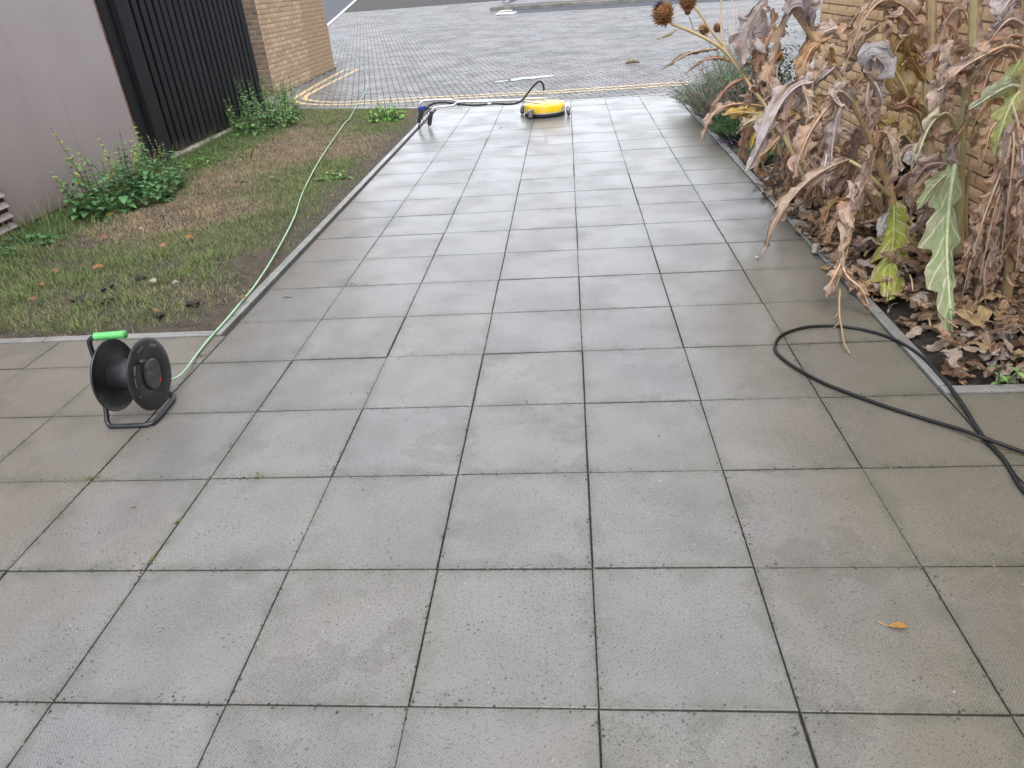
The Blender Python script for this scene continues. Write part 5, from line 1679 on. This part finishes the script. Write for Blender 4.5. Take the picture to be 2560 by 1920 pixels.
def weed(name, label, centre, stems, leafL, colr, seed, flower=None, group='weeds growing along the lawn', zf=lambda x, y: 0.0, gap=.045, lw=.42, stemcol=(.12, .16, .06), leaf0=.02):
    """stems: (x, y, height, lean_x, lean_y)"""
    r = random.Random(seed)
    t = thing(name, label, 'weed', (0, 0, 0), group=group)
    ms, ml, mf = MB(), MB(), MB()
    for (x, y, h, lx, ly) in stems:
        z = zf(x, y)
        pts = crom([(x, y, z-.01), (x+lx*.3, y+ly*.3, z+h*.45), (x+lx, y+ly, z+h)], 12)
        ms.tube(pts, [.0042*(1-.7*i/11)+.0006 for i in range(12)], 6, col=stemcol)
        s, k = leaf0, 0
        while s < h*(.80 if flower else .97):
            f = s/h
            p = pts[min(11, int(f*11))]
            a = k*1.57+r.uniform(-.4, .4)
            for sg in (0, math.pi):
                L = leafL*(1.05-.62*f)*r.uniform(.7, 1.25)
                d = (math.cos(a+sg), math.sin(a+sg), r.uniform(-.15, .65))
                c_ = np.array(colr)*r.uniform(1.0, 2.2)
                if r.random() < .04: c_ = np.array((.32, .30, .06))
                blade_leaf(ml, p, d, L, L*lw*r.uniform(.8, 1.1), c_, bend=r.uniform(.15, .6))
            s += gap*r.uniform(.7, 1.3); k += 1
        if flower:
            f0 = .55 if flower[3] > 0 else .8
            n = int(h*flower[3]*90)+10
            for i in range(n):
                f = f0+(1-f0)*r.random()
                p = pts[min(11, int(f*11))]
                a = r.uniform(0, 6.28)
                ln = flower[4]*(1.15-.8*(f-f0)/(1-f0))*r.uniform(.5, 1.1)
                d = unit((math.cos(a), math.sin(a), r.uniform(.1, .9)))
                tip = p+d*ln
                c_ = np.array(flower[:3])*r.uniform(.7, 1.25)
                sdv = unit(np.cross(d, (.2, .3, 1)))*.0022
                mf.add([p-sdv, p+sdv, tip+sdv*.5, tip-sdv*.5], [(0, 1, 2, 3)], tuple(c_))
                for q_ in (.45, .7, .95):
                    b_ = p+d*ln*q_
                    e_ = np.array((r.uniform(-1, 1), r.uniform(-1, 1), r.uniform(-.6, 1)))*.009
                    g_ = np.cross(e_, d)*.5
                    mf.add([b_-g_, b_+g_, b_+e_+g_*.4], [(0, 1, 2)], tuple(c_*1.1))
    ms.build('stems', M['foliage'], t, smooth=True)['kind'] = 'stuff'
    ml.build('leaves', M['foliage'], t, smooth=True)['kind'] = 'stuff'
    if mf.v: mf.build('flower_spikes', M['foliage'], t)['kind'] = 'stuff'
    return t
def cloud(cx, cy, rx, ry, n, h0, h1, seed, lean=.06):
    r = random.Random(seed)
    out = []
    for _ in range(n):
        a, q_ = r.uniform(0, 6.28), math.sqrt(r.random())
        x, y = cx+rx*q_*math.cos(a), cy+ry*q_*math.sin(a)
        out.append((max(x, -4.37), y, (h0+(h1-h0)*r.random())*(1.05-.5*q_), lean*math.cos(a)+r.uniform(-.03, .03), lean*math.sin(a)+r.uniform(-.03, .03)))
    return out
GRN = (.055, .125, .045)
st1 = cloud(-3.93, 4.98, .36, .66, 58, .20, .62, 1)+[(-4.10, 4.72, .70, -.05, -.12), (-4.10, 4.5, .42, -.06, -.1), (-4.13, 5.2, .55, -.02, -.05)]
weed('nettle_clump', 'leafy green weed clump with tall yellow flower spikes against the panel wall', None, st1[:-3], .092, GRN, 3, zf=lawn_h)
weed('flowering_weed', 'tall weed stems with yellow green flower spikes rising before the panel wall', None, st1[-3:]+[(-4.1, 5.25, .40, .0, .0), (-3.95, 5.2, .42, .03, .02), (-4.02, 5.35, .40, .02, .03), (-4.1, 4.75, .50, -.02, .03), (-3.98, 4.9, .46, .03, -.02), (-4.05, 5.5, .46, -.03, .02), (-4.16, 5.75, .55, .02, .0)], .075, (.06, .13, .04), 4, flower=(.48, .50, .18, 1.1, .055), zf=lawn_h, gap=.05)
weed('nettle_clump', 'tall leafy weed clump at the far end of the black fence', None, cloud(-4.0, 8.6, .36, .80, 70, .28, .82, 5), .070, (.085, .165, .06), 6, flower=(.22, .32, .10, .25, .03), zf=lawn_h)
weed('nettle_clump', 'green weed clump on the lawn corner behind the cleaner handle', None, cloud(-2.35, 8.35, .20, .26, 26, .14, .32, 7), .075, (.10, .21, .045), 8, flower=(.26, .34, .10, .2, .02), zf=lawn_h)
weed('nettle_clump', 'small leafy weed by the brick corner where the yellow lines turn', None, cloud(-4.55, 10.15, .22, .3, 16, .3, .62, 9), .06, (.07, .15, .055), 10, flower=(.22, .30, .12, .3, .02), zf=lawn_h)
weed('low_weed', 'low bright green weed rosette on bare soil next to the edging', None, cloud(-2.2, 5.35, .13, .16, 16, .05, .12, 11), .06, (.09, .18, .04), 12, zf=lawn_h)
weed('low_weed', 'low clover like weed patch below the louvre', None, cloud(-4.12, 3.75, .22, .24, 34, .04, .10, 13), .055, (.05, .125, .05), 14, zf=lawn_h, lw=.7)
weed('low_weed', 'small low weed patch at the far left lawn edge', None, cloud(-4.22, 3.4, .12, .16, 16, .04, .08, 15), .05, (.05, .12, .04), 16, zf=lawn_h, lw=.7)
weed('wispy_weed', 'thin wispy weed in front of the fence foot', None, cloud(-3.55, 6.55, .10, .10, 9, .16, .30, 17), .05, (.12, .21, .06), 18, zf=lawn_h, lw=.12, gap=.03)
weed('wispy_weed', 'tall thin weed stems beside the black fence post', None, cloud(-4.2, 6.05, .14, .32, 9, .35, .60, 19), .05, (.10, .14, .07), 20, flower=(.30, .30, .16, .3, .02), zf=lawn_h, lw=.12, gap=.04)
weed('low_weed', 'low broad leaf weed between the wall weeds and fence', None, cloud(-3.9, 6.35, .2, .28, 18, .05, .14, 21), .07, (.075, .17, .04), 22, zf=lawn_h, lw=.35)
weed('low_weed', 'green seedling at the front corner of the planting bed', None, [(1.60, 1.425, .10, -.05, -.02), (1.63, 1.43, .08, .05, .0)], .06, (.11, .19, .06), 23, group='weeds growing in the paving', lw=.22)

# straw and long grass wisps at the foot of the wall
def wisps(name, label, spots, seed, col, hh=(.1, .3), n=14):
    r = random.Random(seed)
    m = MB()
    for (x, y, sp) in spots:
        for _ in range(n):
            a, q_ = r.uniform(0, 6.28), r.random()*sp
            x0, y0 = x+q_*math.cos(a), y+q_*math.sin(a)
            h = r.uniform(*hh); b = r.uniform(0, 6.28); ln = h*r.uniform(.3, 1.0)
            z0 = lawn_h(x0, y0)
            P = crom([(x0, y0, z0), (x0+.3*ln*math.cos(b), y0+.3*ln*math.sin(b), z0+h*.7), (x0+ln*math.cos(b), y0+ln*math.sin(b), z0+h)], 6)
            c_ = tuple(np.array(col)*r.uniform(.7, 1.2))
            s_ = np.array((-math.sin(b), math.cos(b), 0))*.0016
            V = []
            for i, p in enumerate(P): V += [p-s_*(1-i/6), p+s_*(1-i/6)]
            m.add(V, [(2*i, 2*i+1, 2*i+3, 2*i+2) for i in range(5)], c_)
    o = m.build(name, M['grass'])
    return tag(o, label, 'grass tuft', kind='stuff')
wisps('straw_grass', 'long straw coloured grass wisps along the foot of the panel wall', [(-4.33, 3.8+.22*i, .12) for i in range(12)], 5, (.34, .27, .14))
wisps('long_grass', 'long green grass growing along the wall and fence foot', [(-4.28, 3.3+.2*i, .14) for i in range(32)], 6, (.07, .13, .035), (.06, .17), 16)
wisps('dry_tuft', 'dry brown grass tuft at the fence ledge', [(-4.3, 6.8, .08)], 7, (.30, .20, .10), (.08, .2), 30)
ts = [G(u, v) for u, v in ((505, 888), (231, 1196), (648, 1191), (445, 1305), (884, 711), (372, 1405), (160, 842))]
for i, p in enumerate(ts):
    r = random.Random(i)
    m = MB()
    for _ in range(16):
        a = r.uniform(0, 6.28); h = r.uniform(.008, .028)
        q_ = np.array((p[0]+r.uniform(-.014, .014), p[1]+r.uniform(-.008, .008), -.006))
        d = unit((math.cos(a), math.sin(a), r.uniform(.5, 1.6)))
        blade_leaf(m, q_, d, h, h*.13, np.array((.15, .16, .055))*r.uniform(.6, 1.4))
    lab = ['tiny moss tuft in the joint beside the cable', 'small grass tuft in the joint below the reel stand', 'small dry tuft in a slab joint left of centre', 'tiny dry sprig in the long joint at lower left', 'tiny brown sprig on a joint in mid path', 'tiny rusty sprig in the joint at far lower left', 'small green tuft at the lawn edging above the reel'][i]
    tag(m.build('joint_weed', M['foliage']), lab, 'weed', 'tufts in the slab joints')

# ------------------------------------------------------------------ lavender and shrubs in the far bed
def lavender(label, x, y, R_, H, n, colr, spike, seed, name='lavender_bush', spikes=.6, side=0.0, spl=.05):
    r = random.Random(seed)
    t = thing(name, label, 'bush', (0, 0, 0), group='lavender bushes in the far bed')
    ml, mf = MB(), MB()
    for _ in range(n):
        a, q_ = r.uniform(0, 6.28), math.sqrt(r.random())
        d = unit((q_*math.cos(a)*1.0-side, q_*math.sin(a), .95-.35*q_))
        L = H*r.uniform(.7, 1.15)*(1-.15*q_)
        p0 = np.array((x+.25*R_*q_*math.cos(a), y+.25*R_*q_*math.sin(a), .01))
        tip = p0+d*np.array((R_/H*1.15, R_/H*1.15, 1))*L
        tip[2] = max(tip[2], .03)
        mid = (p0+tip)/2+np.array((0, 0, .04*H))
        P = crom([p0, mid, tip], 9)
        c_ = np.array(colr)*r.uniform(.9, 1.9)
        s_ = unit(np.cross(tip-p0, (.3, .2, 1)))*.0016
        V = []
        for p in P: V += [p-s_, p+s_]
        ml.add(V, [(2*i, 2*i+1, 2*i+3, 2*i+2) for i in range(8)], tuple(c_*.8))
        has = r.random() < spikes
        for i in range(2, 8 if has else 9):
            for k_ in range(5):
                dd = unit((r.uniform(-1, 1), r.uniform(-1, 1), r.uniform(-.1, 1.1)))
                ll = r.uniform(.018, .038)
                p = P[i]+(P[i-1]-P[i])*r.random()
                g_ = unit(np.cross(dd, (r.uniform(-1, 1), r.uniform(-1, 1), .4)))*.0028
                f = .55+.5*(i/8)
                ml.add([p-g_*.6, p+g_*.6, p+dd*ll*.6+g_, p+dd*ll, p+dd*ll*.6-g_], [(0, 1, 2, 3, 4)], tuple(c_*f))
        if has:
            up = unit(P[8]-P[6])
            e = P[8]+up*r.uniform(.03, .12)
            V = [P[8]-s_*.5, P[8]+s_*.5, e+s_*.5, e-s_*.5]
            ml.add(V, [(0, 1, 2, 3)], tuple(np.array(colr)*.9))
            c_ = np.array(spike)*r.uniform(.8, 1.7)
            for i in range(9):
                p = e+up*spl*(i/9)
                w_ = .0052*(1.1-.6*i/9)
                a = r.uniform(0, 6.28)
                g_ = np.array((math.cos(a), math.sin(a), .2))*w_
                h_ = np.array((-math.sin(a), math.cos(a), .1))*w_
                mf.add([p-g_, p-h_*.8, p+g_, p+h_*.8, p+up*.010], [(0, 1, 4), (1, 2, 4), (2, 3, 4), (3, 0, 4)], tuple(c_))
    ml.build('foliage', M['lavender'], t)['kind'] = 'stuff'
    mf.build('flower_spikes', M['lavender'], t)['kind'] = 'stuff'
    return t
SPK = (.17, .115, .12)
lavender('grey green lavender bush sprawling over the path at the far bed corner', 1.56, 7.75, .42, .42, 330, (.15, .20, .135), SPK, 1, side=.28)
lavender('purplish brown lavender bush full of faded spikes beside the slab path', 1.56, 6.95, .34, .36, 330, (.13, .125, .085), (.19, .12, .115), 2, spikes=.95, side=.15)
lavender('dark green low lavender bush nearest the thistle leaves', 1.54, 6.05, .28, .28, 260, (.055, .105, .040), (.10, .08, .085), 3, spikes=.4, side=.1)
lavender('small sparse lavender sprig with purple flowers at the bed edging', 1.56, 5.1, .20, .22, 90, (.10, .15, .085), (.13, .08, .16), 4, spikes=.7, side=.25)
lavender('tall silver green lavender bush behind the thistle heads', 1.90, 8.0, .40, .80, 330, (.19, .235, .165), (.20, .15, .15), 5, spikes=.5)
lavender('faded straw lavender bush below the drooping thistle leaf', 1.85, 6.4, .32, .40, 260, (.17, .15, .09), (.24, .17, .13), 6, spikes=.9)

def shrub(label, x, y, z0, R_, H, n, colr, seed, leafL=.045, name='evergreen_shrub'):
    r = random.Random(seed)
    t = thing(name, label, 'shrub', (0, 0, 0))
    mb, ml = MB(), MB()
    tips = []
    for i in range(26):
        a, q_ = r.uniform(0, 6.28), r.random()
        e = np.array((x+R_*.8*q_*math.cos(a), y+R_*.8*q_*math.sin(a), z0+H*r.uniform(.35, .95)*(1-.3*q_)))
        P = crom([(x+.05*math.cos(a), y+.05*math.sin(a), 0), ((x+e[0])/2, (y+e[1])/2, e[2]*.6), e], 8)
        mb.tube(P, [.010*(1-.8*k_/7)+.001 for k_ in range(8)], 6, col=(.10, .075, .05))
        tips += P[3:]
    for i in range(n):
        c_ = tips[r.randrange(len(tips))]
        p = np.array(c_)+np.array((r.gauss(0, 1), r.gauss(0, 1), r.gauss(0, 1)))*R_*.20
        d = unit((r.uniform(-1, 1), r.uniform(-1, 1), r.uniform(-.2, 1)))
        L = leafL*r.uniform(.6, 1.25)
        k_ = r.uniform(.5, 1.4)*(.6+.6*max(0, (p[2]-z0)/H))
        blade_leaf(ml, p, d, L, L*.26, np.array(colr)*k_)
    mb.build('branches', M['stem'], t, smooth=True)['kind'] = 'stuff'
    ml.build('leaves', M['foliage'], t, smooth=True)['kind'] = 'stuff'
shrub('dark green evergreen shrub at the end of the brick wall', 2.0, 6.95, 0, .42, 1.0, 2600, (.045, .085, .045), 4)
shrub('broad leaved green plant between the lavender bushes', 1.80, 7.45, 0, .20, .46, 420, (.075, .15, .05), 5, leafL=.075, name='leafy_plant')
shrub('small glossy leaved seedling shrub at the foot of the brick wall', 2.12, 3.75, 0, .16, .55, 150, (.06, .12, .045), 6, leafL=.06)

# ------------------------------------------------------------------ dead leaves and bits on the lawn
DLC = {'o': ((.36, .14, .05), (.45, .22, .09)), 'p': ((.42, .36, .32), (.52, .46, .42)), 'd': ((.06, .04, .028), (.10, .065, .04)), 'b': ((.24, .12, .06), (.32, .18, .09))}
DL = [((474, 599), .085, 'o', 'orange brown dead leaf on the straw coloured patch of lawn'), ((406, 620), .10, 'o', 'flat rust coloured dead leaf in mid lawn'), ((247, 673), .085, 'o', 'rust coloured dead leaf on the front lawn'),
      ((138, 684), .075, 'b', 'curled brown dead leaf near the left lawn edge'), ((262, 599), .07, 'o', 'small orange dead leaf below the nettle clump'), ((383, 708), .09, 'p', 'pale pinkish dead leaf on the front lawn'),
      ((441, 713), .06, 'p', 'small whitish dead leaf beside the pale pinkish one'), ((395, 728), .06, 'd', 'dark dead leaf below the pale ones'), ((82, 754), .08, 'b', 'brown dead leaf at the lower left of the lawn'),
      ((105, 717), .06, 'o', 'small russet dead leaf at the left of the lawn'), ((830, 493), .06, 'o', 'russet dead leaf beside the rosette weed'), ((393, 784), .06, 'b', 'brown dead leaf near the front lawn edging'),
      ((680, 447), .055, 'p', 'pale dead leaf in the far half of the lawn'), ((352, 576), .06, 'p', 'pinkish dead leaf by the weed clump shadow'), ((607, 750), .06, 'b', 'brown dead leaf against the cable on bare soil'), ((610, 520), .06, 'b', 'brown dead leaf right of the straw patch')]
for i, ((u, v), L, c_, lab) in enumerate(DL):
    L *= .78
    p = G(u, v, .03)
    m = MB()
    r = random.Random(i+50)
    yaw = r.uniform(-.6, .6)
    d = np.array((math.cos(yaw), math.sin(yaw), 0))
    p0 = p-d*L/2
    pts = [p0+np.array((0, 0, .012)), p0+d*L*.5+np.array((0, 0, .022)), p0+d*L+np.array((0, 0, .012))]
    V, F, COL, UV, P, LL = leaf_geo(pts, L*.32, 700+i, lobes=0, curl=10, fold=-.25, crumple=.3, cols=DLC[c_], nt_=3, facing=(0, -.3, 1))
    tag(m.add(V, F, COL, UV).build('dead_leaf', M['litter'], smooth=True), lab, 'dead leaf', 'dead leaves on the lawn')
CL = [(264, 720), (272, 755), (393, 790), (188, 752), (205, 752), (484, 762), (350, 695), (600, 455), (215, 760)]
m = MB()
for i, (u, v) in enumerate(CL):
    p = G(u, v, .02); r = random.Random(i)
    for k_ in range(5):
        c_ = p+np.array((r.uniform(-.04, .04), r.uniform(-.03, .03), r.uniform(-.008, .012)))
        s_ = r.uniform(.008, .024)
        V = []
        for a in range(6):
            V.append(c_+s_*np.array((math.cos(a*1.05), math.sin(a*1.05), r.uniform(-.3, .5)))*r.uniform(.7, 1.2))
        V += [c_+np.array((0, 0, s_*r.uniform(.6, 1.1))), c_-np.array((0, 0, s_))]
        m.add(V, [(a, (a+1) % 6, 6) for a in range(6)]+[((a+1) % 6, a, 7) for a in range(6)])
tag(m.build('soil_crumbs', M['clod']), 'dark crumbs of soil thrown up on the front lawn', 'soil', kind='stuff')

# bits on the paving
def ground_leaf(name, u, v, L, hw, yaw, cols, label, cat='leaf', z=.006, stalk=True):
    p = G(u, v, 0)
    d = np.array((math.cos(yaw), math.sin(yaw), 0))
    p0 = p-d*L/2
    pts = [p0+np.array((0, 0, z)), p0+d*L*.5+np.array((0, 0, z+.006)), p0+d*L+np.array((0, 0, z+.001))]
    V, F, COL, UV, P, LL = leaf_geo(pts, hw, int(u), lobes=0, curl=18, fold=-.3, crumple=.06, cols=cols, nt_=4, facing=(0, 0, 1))
    o = MB().add(V, F, COL, UV).build(name, M['litter'], smooth=True)
    if stalk:
        MB().tube(crom([p0+np.array((0, 0, z)), p0-d*L*.2+np.array((0, .006, .004)), p0-d*L*.42+np.array((0, .016, .002))], 8), .0008, 6, col=cols[0]).build('stalk', M['stem'], o)
    return tag(o, label, cat)
ground_leaf('fallen_leaf', 2246, 1571, .047, .010, -.12, ((.62, .28, .06), (.70, .36, .10)), 'single small orange leaf on the lower right slab')
ground_leaf('petal', 1893, 647, .032, .011, .5, ((.75, .75, .78), (.8, .8, .82)), 'white petal lying on the slab below the drooping leaf', 'petal', stalk=False)
def twig(u, v, L, yaw, label, r_=.0016):
    p = G(u, v, 0)
    d = np.array((math.cos(yaw), math.sin(yaw), 0)); n_ = np.array((-d[1], d[0], 0))
    tag(MB().tube(crom([p-d*L/2+np.array((0, 0, .002)), p-d*L*.1+n_*L*.12+np.array((0, 0, .004)), p+d*L*.2-n_*L*.08+np.array((0, 0, .003)), p+d*L/2+np.array((0, 0, .002))], 14), r_, 7).build('twig', M['twig'], smooth=True), label, 'twig', 'twigs on the paving')
twig(719, 744, .055, .1, 'short curled twig on the bright slab by the lawn edging', .0028)
twig(333, 1270, .016, .6, 'tiny dark splinter on the lower left slab', .0014)
twig(2512, 1135, .10, .9, 'thin dark twig beside the crossing of the hose')
twig(1583, 222, .45, -.9, 'long dark stick across the yellow lines', .005)
twig(1252, 320, .035, 1.4, 'small upright bit of bark on the far path', .004)
p = GR(1582, 161)
tag(MB().tube(crom([(p[0]-.13, p[1], p[2]+.03), (p[0], p[1], p[2]+.05), (p[0]+.12, p[1]+.02, p[2]+.03)], 10), [.012, .02, .03, .034, .03, .034, .03, .024, .02, .012], 9).build('debris_lump', M['twig'], smooth=True), 'brown lump of plant debris lying on the lane', 'debris')
m = MB()
for i in range(2200):
    x, y = rnd.uniform(-2.4, 1.36), rnd.uniform(-.7, 4.5)
    onj = rnd.random() < .86
    if onj:
        if rnd.random() < .5: x = round(x/S)*S+rnd.gauss(0, .007)
        else: y = round(y/S)*S+rnd.gauss(0, .007)
    s_ = rnd.uniform(.0012, .0040)
    k_ = rnd.choice(((.05, .045, .035), (.035, .035, .025), (.07, .06, .045), (.06, .07, .03), (.25, .17, .09))) if onj else rnd.choice(((.36, .33, .28), (.35, .2, .1), (.08, .07, .06), (.08, .07, .06), (.45, .43, .4)))
    c_ = np.array((x, y, .0018))
    V = [c_+np.array((s_*math.cos(a)*rnd.uniform(.6, 1.2), s_*math.sin(a)*rnd.uniform(.6, 1.2), 0)) for a in np.arange(5)*1.257]+[c_+np.array((0, 0, s_*.8))]
    m.add(V, [(a, (a+1) % 5, 5) for a in range(5)], k_)
tag(m.build('grit', M['foliage']), 'scattered fine grit and chips lying on the slabs', 'grit', kind='stuff')
